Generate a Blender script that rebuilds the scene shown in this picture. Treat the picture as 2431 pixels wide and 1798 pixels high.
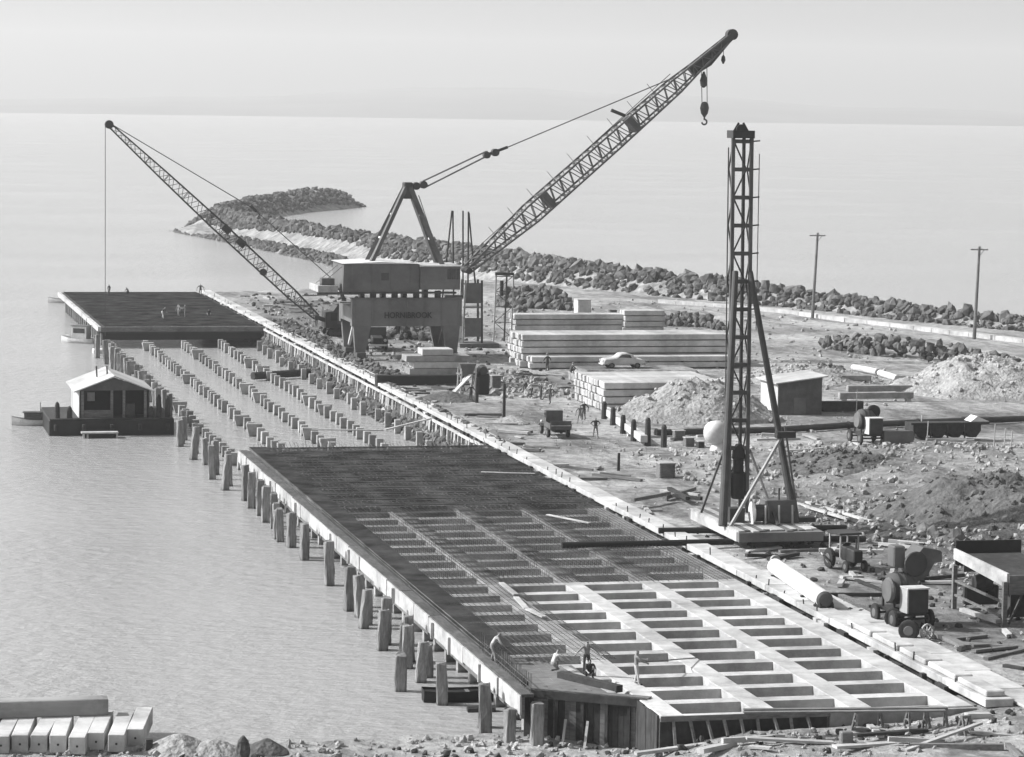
import bpy, bmesh, math, random
import numpy as np
from mathutils import Vector, Matrix, noise
random.seed(7); RN = np.random.RandomState(7)
for o in list(bpy.data.objects): bpy.data.objects.remove(o)
SC = bpy.context.scene; COL = SC.collection
# ------------------------------------------------------------------ camera
F, CX, CY, S = 7000., 1215.5, 899., 1.0882
PITCH = math.atan(641.5/F); YAW = math.atan(1605/F/math.cos(PITCH)); ROLL = .014
fw = Vector((math.sin(YAW)*math.cos(PITCH), math.cos(YAW)*math.cos(PITCH), -math.sin(PITCH)))
_r = Vector((math.cos(YAW), -math.sin(YAW), 0)); _u = _r.cross(fw)
RR = _r*math.cos(ROLL)+_u*math.sin(ROLL); UU = -_r*math.sin(ROLL)+_u*math.cos(ROLL)
CAM = Vector((-31.47, -131.76, 27.5))
cd = bpy.data.cameras.new('camera'); cam = bpy.data.objects.new('camera', cd); COL.objects.link(cam)
cd.sensor_width = 36; cd.lens = F/2431*36; cd.clip_start = 1; cd.clip_end = 40000
m = Matrix.Identity(4)
for i in range(3): m[i][0] = RR[i]; m[i][1] = UU[i]; m[i][2] = -fw[i]; m[i][3] = CAM[i]
cam.matrix_world = m; SC.camera = cam
# ------------------------------------------------------------------ sky, sun, exposure
SUN_AZ = math.radians(17)      # sun stands to the left (-X), a little beyond the scene (+Y)
SUN_EL = math.radians(37)
sdir = Vector((-math.cos(SUN_AZ)*math.cos(SUN_EL), math.sin(SUN_AZ)*math.cos(SUN_EL), math.sin(SUN_EL)))
wd = bpy.data.worlds.new('World'); SC.world = wd; wd.use_nodes = True
nt = wd.node_tree; nt.nodes.clear()
sk = nt.nodes.new('ShaderNodeTexSky'); sk.sky_type = 'NISHITA'; sk.sun_disc = False
sk.sun_elevation = SUN_EL; sk.sun_rotation = math.atan2(sdir.x, sdir.y)
sk.air_density = 1.0; sk.dust_density = 3.0; sk.ozone_density = 1.0
bw = nt.nodes.new('ShaderNodeRGBToBW'); bg = nt.nodes.new('ShaderNodeBackground'); wo = nt.nodes.new('ShaderNodeOutputWorld')
bg.inputs['Strength'].default_value = .15
nt.links.new(sk.outputs[0], bw.inputs[0]); nt.links.new(bw.outputs[0], bg.inputs[0]); nt.links.new(bg.outputs[0], wo.inputs[0])
sl = bpy.data.lights.new('sun', 'SUN'); sl.energy = 5.0; sl.angle = math.radians(.5); sl.color = (1, 1, 1)
so = bpy.data.objects.new('sun', sl); COL.objects.link(so); so.rotation_euler = sdir.to_track_quat('Z', 'Y').to_euler()
so.location = (-60, 60, 90)
SC.view_settings.view_transform = 'Standard'; SC.view_settings.look = 'None'
SC.view_settings.exposure = 0.52; SC.view_settings.gamma = 1.0; SC.view_settings.use_curve_mapping = False
# ------------------------------------------------------------------ helpers
def ray(x, y): return fw+RR*((x-CX)/F)-UU*((y-CY)/F)
def D(x, y, z=0.):                     # a spot on the level z, found along the line of sight
    d = ray(x*S, y*S); return CAM+d*((z-CAM.z)/d.z)
def N(x, y, z=0.):
    d = ray(x, y); return CAM+d*((z-CAM.z)/d.z)
def W(x, y, Y):                        # a spot on the upright plane at Y
    d = ray(x*S, y*S); return CAM+d*((Y-CAM.y)/d.y)
WATER = -2.55
def mat(name, v, rough=.85, var=.25, scale=1.5, bump=0., bscale=8., metal=0., spec=.3, v2=None, stretch=None, detail=5, wet=None):
    M = bpy.data.materials.new(name); M.use_nodes = True; t = M.node_tree; b = t.nodes['Principled BSDF']
    b.inputs['Roughness'].default_value = rough; b.inputs['Metallic'].default_value = metal
    b.inputs['Specular IOR Level'].default_value = spec
    tc = t.nodes.new('ShaderNodeTexCoord'); src = tc.outputs['Object']
    if stretch:
        mp = t.nodes.new('ShaderNodeMapping'); mp.inputs['Scale'].default_value = stretch
        t.links.new(src, mp.inputs[0]); src = mp.outputs[0]
    nz = t.nodes.new('ShaderNodeTexNoise'); nz.inputs['Scale'].default_value = scale; nz.inputs['Detail'].default_value = detail
    nz.inputs['Roughness'].default_value = .65
    t.links.new(src, nz.inputs['Vector'])
    cr = t.nodes.new('ShaderNodeValToRGB'); lo = max(.004, v*(1-var)); hi = min(.85, v*(1+var)) if v2 is None else v2
    cr.color_ramp.elements[0].position = .32; cr.color_ramp.elements[1].position = .68
    cr.color_ramp.elements[0].color = (lo, lo, lo, 1); cr.color_ramp.elements[1].color = (hi, hi, hi, 1)
    t.links.new(nz.outputs['Fac'], cr.inputs[0])
    oi = t.nodes.new('ShaderNodeObjectInfo'); mr = t.nodes.new('ShaderNodeMapRange')
    mr.inputs[3].default_value = .86; mr.inputs[4].default_value = 1.12
    t.links.new(oi.outputs['Random'], mr.inputs[0])
    mx = t.nodes.new('ShaderNodeVectorMath'); mx.operation = 'SCALE'
    t.links.new(cr.outputs[0], mx.inputs[0]); t.links.new(mr.outputs[0], mx.inputs['Scale'])
    nl = t.nodes.new('ShaderNodeTexNoise'); nl.inputs['Scale'].default_value = .22; nl.inputs['Detail'].default_value = 8; nl.inputs['Roughness'].default_value = .75; ge0 = t.nodes.new('ShaderNodeNewGeometry'); t.links.new(ge0.outputs['Position'], nl.inputs['Vector'])
    rl = t.nodes.new('ShaderNodeMapRange'); rl.inputs[1].default_value = .36; rl.inputs[2].default_value = .56; rl.inputs[3].default_value = .62; rl.inputs[4].default_value = 1.04; t.links.new(nl.outputs['Fac'], rl.inputs[0])
    ml = t.nodes.new('ShaderNodeVectorMath'); ml.operation = 'SCALE'; t.links.new(mx.outputs[0], ml.inputs[0]); t.links.new(rl.outputs[0], ml.inputs['Scale'])
    out = ml.outputs[0]
    if wet is not None:                # tide mark: weed and wet below a ragged line
        ge = t.nodes.new('ShaderNodeNewGeometry'); sp = t.nodes.new('ShaderNodeSeparateXYZ'); t.links.new(ge.outputs['Position'], sp.inputs[0])
        ad = t.nodes.new('ShaderNodeMath'); ad.operation = 'MULTIPLY_ADD'; ad.inputs[1].default_value = .5
        t.links.new(nz.outputs['Fac'], ad.inputs[0]); t.links.new(sp.outputs['Z'], ad.inputs[2])
        r2 = t.nodes.new('ShaderNodeMapRange'); r2.inputs[1].default_value = wet+.15; r2.inputs[2].default_value = wet+.45
        r2.inputs[3].default_value = .18; r2.inputs[4].default_value = 1
        t.links.new(ad.outputs[0], r2.inputs[0])
        m2 = t.nodes.new('ShaderNodeVectorMath'); m2.operation = 'SCALE'; t.links.new(out, m2.inputs[0]); t.links.new(r2.outputs[0], m2.inputs['Scale']); out = m2.outputs[0]
    t.links.new(out, b.inputs['Base Color'])
    if bump:
        n2 = t.nodes.new('ShaderNodeTexNoise'); n2.inputs['Scale'].default_value = bscale; n2.inputs['Detail'].default_value = 6
        t.links.new(src, n2.inputs['Vector'])
        bp = t.nodes.new('ShaderNodeBump'); bp.inputs['Strength'].default_value = 1; bp.inputs['Distance'].default_value = bump
        t.links.new(n2.outputs['Fac'], bp.inputs['Height']); t.links.new(bp.outputs[0], b.inputs['Normal'])
    return M
M = dict(
 tgrey=mat('grey_timber', .075, .9, .4, 1.2, .02, 7, stretch=(5, 1, 5)),
 conc=mat('concrete', .400, .9, .2, .9, .012, 9), concd=mat('form_concrete', .250, .9, .25, .9, .012, 9),
 pilec=mat('pile_concrete', .270, .9, .22, 1.2, .02, 6, wet=WATER), pilet=mat('pile_timber', .215, .95, .4, 1.4, .05, 5, wet=WATER, stretch=(6, 6, .7)),
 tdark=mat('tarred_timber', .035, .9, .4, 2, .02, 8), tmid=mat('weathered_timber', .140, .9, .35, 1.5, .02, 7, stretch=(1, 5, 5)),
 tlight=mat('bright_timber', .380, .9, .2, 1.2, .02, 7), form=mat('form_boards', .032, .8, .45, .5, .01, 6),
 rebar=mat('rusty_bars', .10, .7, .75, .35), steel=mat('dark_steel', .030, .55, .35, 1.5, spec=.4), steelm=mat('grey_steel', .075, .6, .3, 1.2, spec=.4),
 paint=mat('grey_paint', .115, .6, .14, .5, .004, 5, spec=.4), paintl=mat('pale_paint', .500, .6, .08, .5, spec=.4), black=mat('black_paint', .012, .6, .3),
 rubber=mat('rubber', .025, .9, .3), glass=mat('window_glass', .03, .08, .1, spec=.6), rope=mat('wire_rope', .08, .7, .2),
 rock=mat('quarry_rock', .105, .95, .55, .55, .12, 2.2), sand=mat('gravel', .300, 1, .35, 2.5, .25, 3.5), spoil=mat('dark_spoil', .090, 1, .4, 2, .25, 3),
 skin=mat('skin', .26, .6, .1), hair=mat('hair', .03, .8, .1), shirtw=mat('white_shirt', .450, .9, .1, 5), shirtd=mat('dark_shirt', .05, .9, .2, 5),
 shirtm=mat('grey_shirt', .2, .9, .2, 5), trousd=mat('dark_trousers', .05, .9, .2, 5), trousm=mat('grey_trousers', .24, .9, .2, 5),
 carw=mat('car_paint', .450, .35, .05, .5, spec=.5), fabric=mat('canvas', .6, .9, .12, 2), roofm=mat('iron_roof', .420, .6, .12, .4))
class MB:
    def __init__(s): s.v = []; s.f = []
    def add(s, vs, fs):
        b = len(s.v); s.v += [tuple(v) for v in vs]; s.f += [tuple(b+i for i in f) for f in fs]; return s
    def obox(s, c, ax, ay, az):
        c, ax, ay, az = Vector(c), Vector(ax), Vector(ay), Vector(az)
        vs = [c+ax*i+ay*j+az*k for i in (-1, 1) for j in (-1, 1) for k in (-1, 1)]
        return s.add(vs, [(0, 1, 3, 2), (4, 6, 7, 5), (0, 4, 5, 1), (2, 3, 7, 6), (0, 2, 6, 4), (1, 5, 7, 3)])
    def box(s, x0, x1, y0, y1, z0, z1):
        return s.obox(((x0+x1)/2, (y0+y1)/2, (z0+z1)/2), ((x1-x0)/2, 0, 0), (0, (y1-y0)/2, 0), (0, 0, (z1-z0)/2))
    def bar(s, p, q, w, h=None):
        h = w if h is None else h; p, q = Vector(p), Vector(q); d = q-p; L = d.length
        if L < 1e-6: return s
        d.normalize(); a = d.cross(Vector((0, 0, 1)))
        if a.length < .05: a = Vector((1, 0, 0))
        a.normalize(); b = a.cross(d)
        return s.obox((p+q)/2, d*L/2, a*w/2, b*h/2)
    def tube(s, p, q, r0, r1=None, n=10, cap=True):
        r1 = r0 if r1 is None else r1; p, q = Vector(p), Vector(q); d = (q-p).normalized()
        a = d.cross(Vector((0, 0, 1)))
        if a.length < .05: a = Vector((1, 0, 0))
        a.normalize(); b = a.cross(d); vs = []
        for (c, r) in ((p, r0), (q, r1)):
            for i in range(n): t = 2*math.pi*i/n; vs.append(c+a*(r*math.cos(t))+b*(r*math.sin(t)))
        fs = [(i, (i+1) % n, n+(i+1) % n, n+i) for i in range(n)]
        if cap: fs += [tuple(range(n-1, -1, -1)), tuple(range(n, 2*n))]
        return s.add(vs, fs)
    def lathe(s, p, axis, prof, n=16):            # prof: (distance along axis, radius)
        p, d = Vector(p), Vector(axis).normalized(); a = d.cross(Vector((0, 0, 1)))
        if a.length < .05: a = Vector((1, 0, 0))
        a.normalize(); b = a.cross(d); vs = []; fs = []
        for (t, r) in prof:
            for i in range(n): k = 2*math.pi*i/n; vs.append(p+d*t+a*(r*math.cos(k))+b*(r*math.sin(k)))
        for j in range(len(prof)-1):
            for i in range(n): fs.append((j*n+i, j*n+(i+1) % n, (j+1)*n+(i+1) % n, (j+1)*n+i))
        fs += [tuple(range(n-1, -1, -1)), tuple(range((len(prof)-1)*n, len(prof)*n))]
        return s.add(vs, fs)
    def prism(s, pts, axis, t):                   # outline pts (3d) pushed along axis by t
        ax = Vector(axis)*t; n = len(pts); vs = [Vector(p) for p in pts]; vs += [v+ax for v in vs]
        return s.add(vs, [tuple(range(n-1, -1, -1)), tuple(range(n, 2*n))]+[(i, (i+1) % n, n+(i+1) % n, n+i) for i in range(n)])
    def build(s, name, material, parent=None, local=False, smooth=False, bevel=0):
        off = Vector((0, 0, 0)); q = parent
        while q is not None and not local: off = off+q.location; q = q.parent
        me = bpy.data.meshes.new(name); me.from_pydata([(v[0]-off.x, v[1]-off.y, v[2]-off.z) for v in s.v], [], s.f)
        bm = bmesh.new(); bm.from_mesh(me)
        if bevel: bmesh.ops.bevel(bm, geom=list(bm.edges), offset=bevel, segments=1, affect='EDGES')
        bmesh.ops.recalc_face_normals(bm, faces=bm.faces); bm.to_mesh(me); bm.free()
        me.materials.append(M[material] if isinstance(material, str) else material)
        if smooth:
            for p in me.polygons: p.use_smooth = True
        o = bpy.data.objects.new(name, me); COL.objects.link(o)
        if parent is not None: o.parent = parent
        return o
def tag(o, label, cat, group=None, kind=None):
    if label: o['label'] = label
    if cat: o['category'] = cat
    if group: o['group'] = group
    if kind: o['kind'] = kind
    return o
def thing(name, label, cat, loc=(0, 0, 0), rz=0, group=None):
    o = bpy.data.objects.new(name, None); COL.objects.link(o); o.location = loc; o.rotation_euler.z = rz
    o.empty_display_size = .3; return tag(o, label, cat, group)
def recenter(o, base):                             # put a single-mesh thing's origin at its base
    b = Vector(base); o.data.transform(Matrix.Translation(-b)); o.location = o.location+b; return o
def dup(o, loc, rz=None, label=None, group=None, parent=None):
    c = o.copy(); COL.objects.link(c)
    if parent is None: c.location = loc
    if rz is not None: c.rotation_euler.z = rz
    if label: c['label'] = label
    if group: c['group'] = group
    c.parent = parent
    for ch in o.children: dup(ch, None, parent=c)
    return c
# icosahedral rock templates
_t = (1+5**.5)/2
ICO_V = np.array([(-1, _t, 0), (1, _t, 0), (-1, -_t, 0), (1, -_t, 0), (0, -1, _t), (0, 1, _t), (0, -1, -_t), (0, 1, -_t), (_t, 0, -1), (_t, 0, 1), (-_t, 0, -1), (-_t, 0, 1)])/1.9
ICO_F = [(0, 11, 5), (0, 5, 1), (0, 1, 7), (0, 7, 10), (0, 10, 11), (1, 5, 9), (5, 11, 4), (11, 10, 2), (10, 7, 6), (7, 1, 8), (3, 9, 4), (3, 4, 2), (3, 2, 6), (3, 6, 8), (3, 8, 9), (4, 9, 5), (2, 4, 11), (6, 2, 10), (8, 6, 7), (9, 8, 1)]
def rock_verts(): return ICO_V*RN.uniform(.62, 1.2, (12, 1))*RN.uniform(.7, 1.15, (1, 3))
def rot_rand():
    q = RN.normal(size=4); q /= np.linalg.norm(q); return np.array(Matrix(((1, 0, 0), (0, 1, 0), (0, 0, 1))) if False else __import__('mathutils').Quaternion(q).to_matrix())
ROCKME = []
for i in range(14):
    me = bpy.data.meshes.new('rock'); me.from_pydata(rock_verts().tolist(), [], ICO_F); me.materials.append(M['rock']); ROCKME.append(me)
def rock_part(p, r, parent, off, name='rock'):
    o = bpy.data.objects.new(name, random.choice(ROCKME)); COL.objects.link(o); o.parent = parent
    o.location = Vector(p)-off; o.rotation_euler = (random.random()*6, random.random()*6, random.random()*6)
    o.scale = (r*random.uniform(.8, 1.2), r*random.uniform(.8, 1.2), r*random.uniform(.75, 1.1)); return o
def rock_mass(pts, name, material='rock', parent=None):      # many stones joined, too many to count
    V = []; Fc = []; tm = [rock_verts() for _ in range(20)]; rt = [rot_rand() for _ in range(30)]; b = 0
    for (p, r) in pts:
        v = (tm[RN.randint(20)]@rt[RN.randint(30)].T)*r+np.array(p); V.append(v); Fc += [(a+b, c+b, d+b) for a, c, d in ICO_F]; b += 12
    off = np.array(parent.location) if parent is not None else 0
    me = bpy.data.meshes.new(name); me.from_pydata((np.concatenate(V)-off).tolist(), [], Fc); me.materials.append(M[material])
    o = bpy.data.objects.new(name, me); COL.objects.link(o); o.parent = parent; o['kind'] = 'stuff'; return o
def lattice(root, P, Q, up, side, secs, chord, lace, bays, matl='steel'):
    """lattice boom from P to Q; secs = [(t, half height, half width)]; four chords plus the lacing between them"""
    P, Q, up, side = Vector(P), Vector(Q), Vector(up).normalized(), Vector(side).normalized()
    def sec(t):
        for (a, b) in zip(secs[:-1], secs[1:]):
            if t <= b[0]+1e-9:
                k = (t-a[0])/(b[0]-a[0]); return a[1]+(b[1]-a[1])*k, a[2]+(b[2]-a[2])*k
    def pt(t, i, j): h, w = sec(t); return P.lerp(Q, t)+up*(h*i)+side*(w*j)
    for (i, j) in ((1, 1), (1, -1), (-1, 1), (-1, -1)):
        mb = MB()
        for a, b in zip(secs[:-1], secs[1:]): mb.bar(pt(a[0], i, j), pt(b[0], i, j), chord)
        mb.build('chord', matl, root)
    mb = MB(); cs = ((1, 1), (1, -1), (-1, -1), (-1, 1))
    for k in range(bays):
        t0, t1 = k/bays, (k+1)/bays
        for c in range(4):
            a, b = cs[c], cs[(c+1) % 4]
            if k % 2: a, b = b, a
            mb.bar(pt(t0, *a), pt(t1, *b), lace)
            if k % 4 == 0: mb.bar(pt(t0, *a), pt(t0, *b), lace)
    o = mb.build('lacing', matl, root); o['kind'] = 'stuff'
    return pt
def cable(root, pts, r, name='rope', sag=0.):
    mb = MB()
    for a, b in zip(pts[:-1], pts[1:]):
        a, b = Vector(a), Vector(b); n = 6 if sag else 1
        for i in range(n):
            u, v = i/n, (i+1)/n
            p, q = a.lerp(b, u), a.lerp(b, v); p.z -= sag*4*u*(1-u); q.z -= sag*4*v*(1-v); mb.tube(p, q, r, n=5)
    return mb.build(name, 'rope', root)
def interp(t, xs, ys): return float(np.interp(t, xs, ys))
# ------------------------------------------------------------------ setting: water, ground, breakwater, hills, air
def fbm(x, y, s, o=4):
    return noise.fractal(Vector((x*s, y*s, 3.7)), 1.0, 2.0, o)
def sheet(name, xs, ys, zf, material, smooth=True):
    nx, ny = len(xs), len(ys); V = [(x, y, zf(x, y)) for y in ys for x in xs]
    Fc = [(j*nx+i, j*nx+i+1, (j+1)*nx+i+1, (j+1)*nx+i) for j in range(ny-1) for i in range(nx-1)]
    me = bpy.data.meshes.new(name); me.from_pydata(V, [], Fc); me.materials.append(material)
    if smooth: me.polygons.foreach_set('use_smooth', [True]*len(Fc))
    o = bpy.data.objects.new(name, me); COL.objects.link(o); o['kind'] = 'structure'; return o
# water
wm = bpy.data.materials.new('sea_water'); wm.use_nodes = True; t = wm.node_tree; b = t.nodes['Principled BSDF']
b.inputs['Base Color'].default_value = (.30, .30, .30, 1); b.inputs['Roughness'].default_value = .14; b.inputs['IOR'].default_value = 1.33; b.inputs['Specular IOR Level'].default_value = .22
tc = t.nodes.new('ShaderNodeTexCoord'); mp = t.nodes.new('ShaderNodeMapping'); mp.inputs['Scale'].default_value = (.7, 1.0, 1); mp.inputs['Rotation'].default_value = (0, 0, .25)
t.links.new(tc.outputs['Object'], mp.inputs[0])
n1 = t.nodes.new('ShaderNodeTexNoise'); n1.inputs['Scale'].default_value = 1.1; n1.inputs['Detail'].default_value = 9; n1.inputs['Roughness'].default_value = .6
n2 = t.nodes.new('ShaderNodeTexNoise'); n2.inputs['Scale'].default_value = .02; n2.inputs['Detail'].default_value = 4
t.links.new(mp.outputs[0], n1.inputs[0]); t.links.new(mp.outputs[0], n2.inputs[0])
bp = t.nodes.new('ShaderNodeBump'); bp.inputs['Strength'].default_value = 1; bp.inputs['Distance'].default_value = .36
ma = t.nodes.new('ShaderNodeMath'); ma.operation = 'MULTIPLY'; mrr = t.nodes.new('ShaderNodeMapRange'); mrr.inputs[1].default_value = .35; mrr.inputs[2].default_value = .65; mrr.inputs[3].default_value = .45; mrr.inputs[4].default_value = 1.35
t.links.new(n2.outputs['Fac'], mrr.inputs[0]); t.links.new(n1.outputs['Fac'], ma.inputs[0]); t.links.new(mrr.outputs[0], ma.inputs[1])
t.links.new(ma.outputs[0], bp.inputs['Height']); t.links.new(bp.outputs[0], b.inputs['Normal'])
water = sheet('sea_water', [-9000, -400, 400, 9000], [-380, 0, 400, 11000], lambda x, y: WATER, wm, False)
# ground
HT_Y = [0, 296, 301, 305, 312, 320, 350, 390, 423, 456, 490, 520, 546, 590]       # harbour edge of the made ground
HT_X = [21.6, 21.6, 23, 34, 40, 47, 55, 61, 63, 60, 57, 53, 48, 47]
WB_Y = [140, 190, 220, 238, 268, 288, 297, 329, 356, 378, 409, 436, 491, 554, 575]  # foot of the rock wall, yard side
WB_X = [158, 134, 117, 109, 99, 90.5, 86, 77.5, 74.5, 72, 67.5, 64.5, 60, 56.5, 55]
def ground_z(x, y):
    z = -8.
    e = x-interp(y, HT_Y, HT_X)                                   # made ground behind the wharf
    zr = min(0., e*1.25)+fbm(x, y, .09)*.10+fbm(x, y, .45, 3)*.06
    if y > 300: zr -= interp(y, [300, 420], [0, 1.5])
    if e < 0: zr += fbm(x, y, .7, 2)*.25
    zr -= max(0., x-interp(y, WB_Y, WB_X)-5)*.7
    z = max(z, zr)
    if y < 14:                                                     # rough shore at the near end, rising to the bluff
        zn = interp(x, [-40, 6.5, 14, 23], [-2.1, -2.3, -1.15, 0])+interp(y, [-4.9, -2.6], [interp(x, [2, 5, 7, 10, 14, 18, 23], [0, .95, 1.25, 1.05, .62, .3, 0]), 0])+fbm(x, y, .2)*.18+fbm(x, y, .8, 3)*.12
        ye = interp(x, [-40, -18, -8, 0, 4, 9, 20, 24], [2.0, 2.6, 3.6, 4.6, 4.8, 1, -1, 2])
        zn -= max(0., y-ye)*.75
        if y < -13: zn += (-13-y)*.19
        z = max(z, zn)
    # worked-over bank on the right
    z += 1.3*math.exp(-(((x-52)/12)**2+((y-78)/17)**2))*(1 if x > 24 else 0)+.8*math.exp(-(((x-46)/5)**2+((y-48)/8)**2))
    if 30 < x < 75 and 40 < y < 96: z += abs(fbm(x, y, .33, 4))*.55*min(1, (x-30)/6)*min(1, (96-y)/5)
    if 34 < x < 48 and 34 < y < 62: z += abs(fbm(x+9, y, .5, 4))*.4
    return z
gm = bpy.data.materials.new('yard_earth'); gm.use_nodes = True; t = gm.node_tree; b = t.nodes['Principled BSDF']; b.inputs['Roughness'].default_value = 1; b.inputs['Specular IOR Level'].default_value = .1
tc = t.nodes.new('ShaderNodeTexCoord')
def nz_(sc, det, lo, hi, a, c, st=None):
    src = tc.outputs['Object']
    if st:
        k = t.nodes.new('ShaderNodeMapping'); k.inputs['Scale'].default_value = st; t.links.new(src, k.inputs[0]); src = k.outputs[0]
    n = t.nodes.new('ShaderNodeTexNoise'); n.inputs['Scale'].default_value = sc; n.inputs['Detail'].default_value = det; n.inputs['Roughness'].default_value = .7; t.links.new(src, n.inputs[0])
    r = t.nodes.new('ShaderNodeMapRange'); r.inputs[1].default_value = lo; r.inputs[2].default_value = hi; r.inputs[3].default_value = a; r.inputs[4].default_value = c
    t.links.new(n.outputs['Fac'], r.inputs[0]); return r.outputs[0], n.outputs['Fac']
a1, f1 = nz_(.06, 6, .38, .6, .22, .40); a2, f2 = nz_(.9, 6, .38, .62, .62, 1.15); a3, f3 = nz_(.22, 7, .40, .50, .6, 1.05, (1, .25, 1))
mu = t.nodes.new('ShaderNodeMath'); mu.operation = 'MULTIPLY'; t.links.new(a1, mu.inputs[0]); t.links.new(a2, mu.inputs[1])
mv = t.nodes.new('ShaderNodeMath'); mv.operation = 'MULTIPLY'; t.links.new(mu.outputs[0], mv.inputs[0]); t.links.new(a3, mv.inputs[1])
sp_ = t.nodes.new('ShaderNodeSeparateXYZ'); t.links.new(tc.outputs['Object'], sp_.inputs[0])
def dug(cx, cy, rx, ry, prev, dark):                      # freshly dug soil, its ragged edge set by noise
    vs = t.nodes.new('ShaderNodeVectorMath'); vs.operation = 'SUBTRACT'; vs.inputs[1].default_value = (cx, cy, 0); t.links.new(tc.outputs['Object'], vs.inputs[0])
    vm_ = t.nodes.new('ShaderNodeVectorMath'); vm_.operation = 'MULTIPLY'; vm_.inputs[1].default_value = (1/rx, 1/ry, 0); t.links.new(vs.outputs[0], vm_.inputs[0])
    vl = t.nodes.new('ShaderNodeVectorMath'); vl.operation = 'LENGTH'; t.links.new(vm_.outputs[0], vl.inputs[0])
    ad = t.nodes.new('ShaderNodeMath'); ad.operation = 'MULTIPLY_ADD'; ad.inputs[1].default_value = 1.6; t.links.new(f3, ad.inputs[0]); t.links.new(vl.outputs['Value'], ad.inputs[2])
    r = t.nodes.new('ShaderNodeMapRange'); r.inputs[1].default_value = 1.45; r.inputs[2].default_value = 1.95; r.inputs[3].default_value = dark; r.inputs[4].default_value = 1; t.links.new(ad.outputs[0], r.inputs[0])
    mm = t.nodes.new('ShaderNodeMath'); mm.operation = 'MULTIPLY'; t.links.new(prev, mm.inputs[0]); t.links.new(r.outputs[0], mm.inputs[1]); return mm.outputs[0]
col = dug(50, 68, 24, 30, mv.outputs[0], .76); col = dug(34, 44, 9, 14, col, .6); col = dug(33, 158, 10, 16, col, .5); col = dug(34, 240, 12, 50, col, .6); col = dug(29, 20, 7, 16, col, .62); col = dug(60, 118, 20, 14, col, .7)
t.links.new(col, b.inputs['Base Color'])
bp = t.nodes.new('ShaderNodeBump'); bp.inputs['Distance'].default_value = .4; bp.inputs['Strength'].default_value = 1
n4 = t.nodes.new('ShaderNodeTexNoise'); n4.inputs['Scale'].default_value = 1.8; n4.inputs['Detail'].default_value = 8; n4.inputs['Roughness'].default_value = .7; t.links.new(tc.outputs['Object'], n4.inputs[0])
t.links.new(n4.outputs['Fac'], bp.inputs['Height']); t.links.new(bp.outputs[0], b.inputs['Normal'])
xs = [-75, -60]+[x for x in np.arange(-50, 76, .8)]+[x for x in np.arange(77, 175, 2)]
ys = [-175, -150, -120, -90, -60, -40, -28, -20]+[y for y in np.arange(-16, 130, .8)]+[y for y in np.arange(131, 340, 1.6)]
ground = sheet('ground', xs, ys, ground_z, gm)
# breakwater: berms of rock round a low road
def poly_d(x, y, P):
    best = 1e9; bz = 0
    for (a, b) in zip(P[:-1], P[1:]):
        dx, dy = b[0]-a[0], b[1]-a[1]; L = dx*dx+dy*dy; k = max(0, min(1, ((x-a[0])*dx+(y-a[1])*dy)/L))
        d = math.hypot(x-a[0]-dx*k, y-a[1]-dy*k)
        if d < best: best = d; bz = a[2]+(b[2]-a[2])*k
    return best, bz
CRZ = [(140, .6), (220, .9), (260, 1.3), (290, 2.2), (330, 2.7), (400, 2.3), (500, 1.6), (600, 1.4)]
CR = []
for i in range(len(WB_Y)):
    a = Vector((WB_X[max(0, i-1)], WB_Y[max(0, i-1)])); c = Vector((WB_X[min(len(WB_Y)-1, i+1)], WB_Y[min(len(WB_Y)-1, i+1)])); dd = (c-a).normalized(); nrm = Vector((dd.y, -dd.x))
    CR.append((WB_X[i]+nrm.x*4.2, WB_Y[i]+nrm.y*4.2, interp(WB_Y[i], [c[0] for c in CRZ], [c[1] for c in CRZ])))
ARM = [(56, 570, 1.0), (64, 612, 1.5), (76, 655, 1.9), (92, 697, 2.2), (104, 720, 2.9), (112, 735, 2.2), (118, 746, .6)]
ROAD = [((interp(y, HT_Y, HT_X)+interp(y, WB_Y, WB_X))/2+.6, y, -1.5) for y in (410, 436, 460, 491, 520, 546, 566)]
def bw_z(x, y):
    d, zc = poly_d(x, y, CR); z = zc-max(0, d-1.2)*.62
    if y > 480:
        d, zc = poly_d(x, y, ARM); z = max(z, zc-max(0, d-1.2)*.68)
    if 390 < y < 620:
        d, zc = poly_d(x, y, ROAD); z = max(z, zc-max(0, d-3.2)*.6)
    return max(-7, z+fbm(x, y, .3, 3)*.25)
rm = mat('rubble_core', .22, 1, .5, .5, .35, 1.5)
breakwater = sheet('breakwater', list(np.arange(36, 172, 2.)), list(np.arange(140, 800, 2.)), bw_z, rm)
pts = []
def wall_rocks(P, n, across, rr, zoff=.15):
    Ls = [math.dist(a[:2], b[:2]) for a, b in zip(P[:-1], P[1:])]; T = sum(Ls)
    for _ in range(n):
        s = RN.uniform(0, T); i = 0
        while s > Ls[i] and i < len(Ls)-1: s -= Ls[i]; i += 1
        a, b = P[i], P[i+1]; k = s/Ls[i]; dx, dy = (b[0]-a[0])/Ls[i], (b[1]-a[1])/Ls[i]; w = RN.uniform(*across)
        x, y = a[0]+(b[0]-a[0])*k+dy*w, a[1]+(b[1]-a[1])*k-dx*w
        zz = max(bw_z(x, y), ground_z(x, y) if y < 330 else -9)
        if zz < WATER-.8 or (y > 400 and poly_d(x, y, ROAD)[0] < 2.3): continue
        r = RN.uniform(*rr)*(1 if y > 270 else .8); pts.append(((x, y, zz+r*zoff), r))
wall_rocks(CR, 4200, (-5.2, 3.5), (.35, .95))
wall_rocks(CR, 900, (-2.2, 1.2), (.6, 1.35), .35)
wall_rocks(ARM, 1500, (-7, 7), (.45, 1.15))
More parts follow.
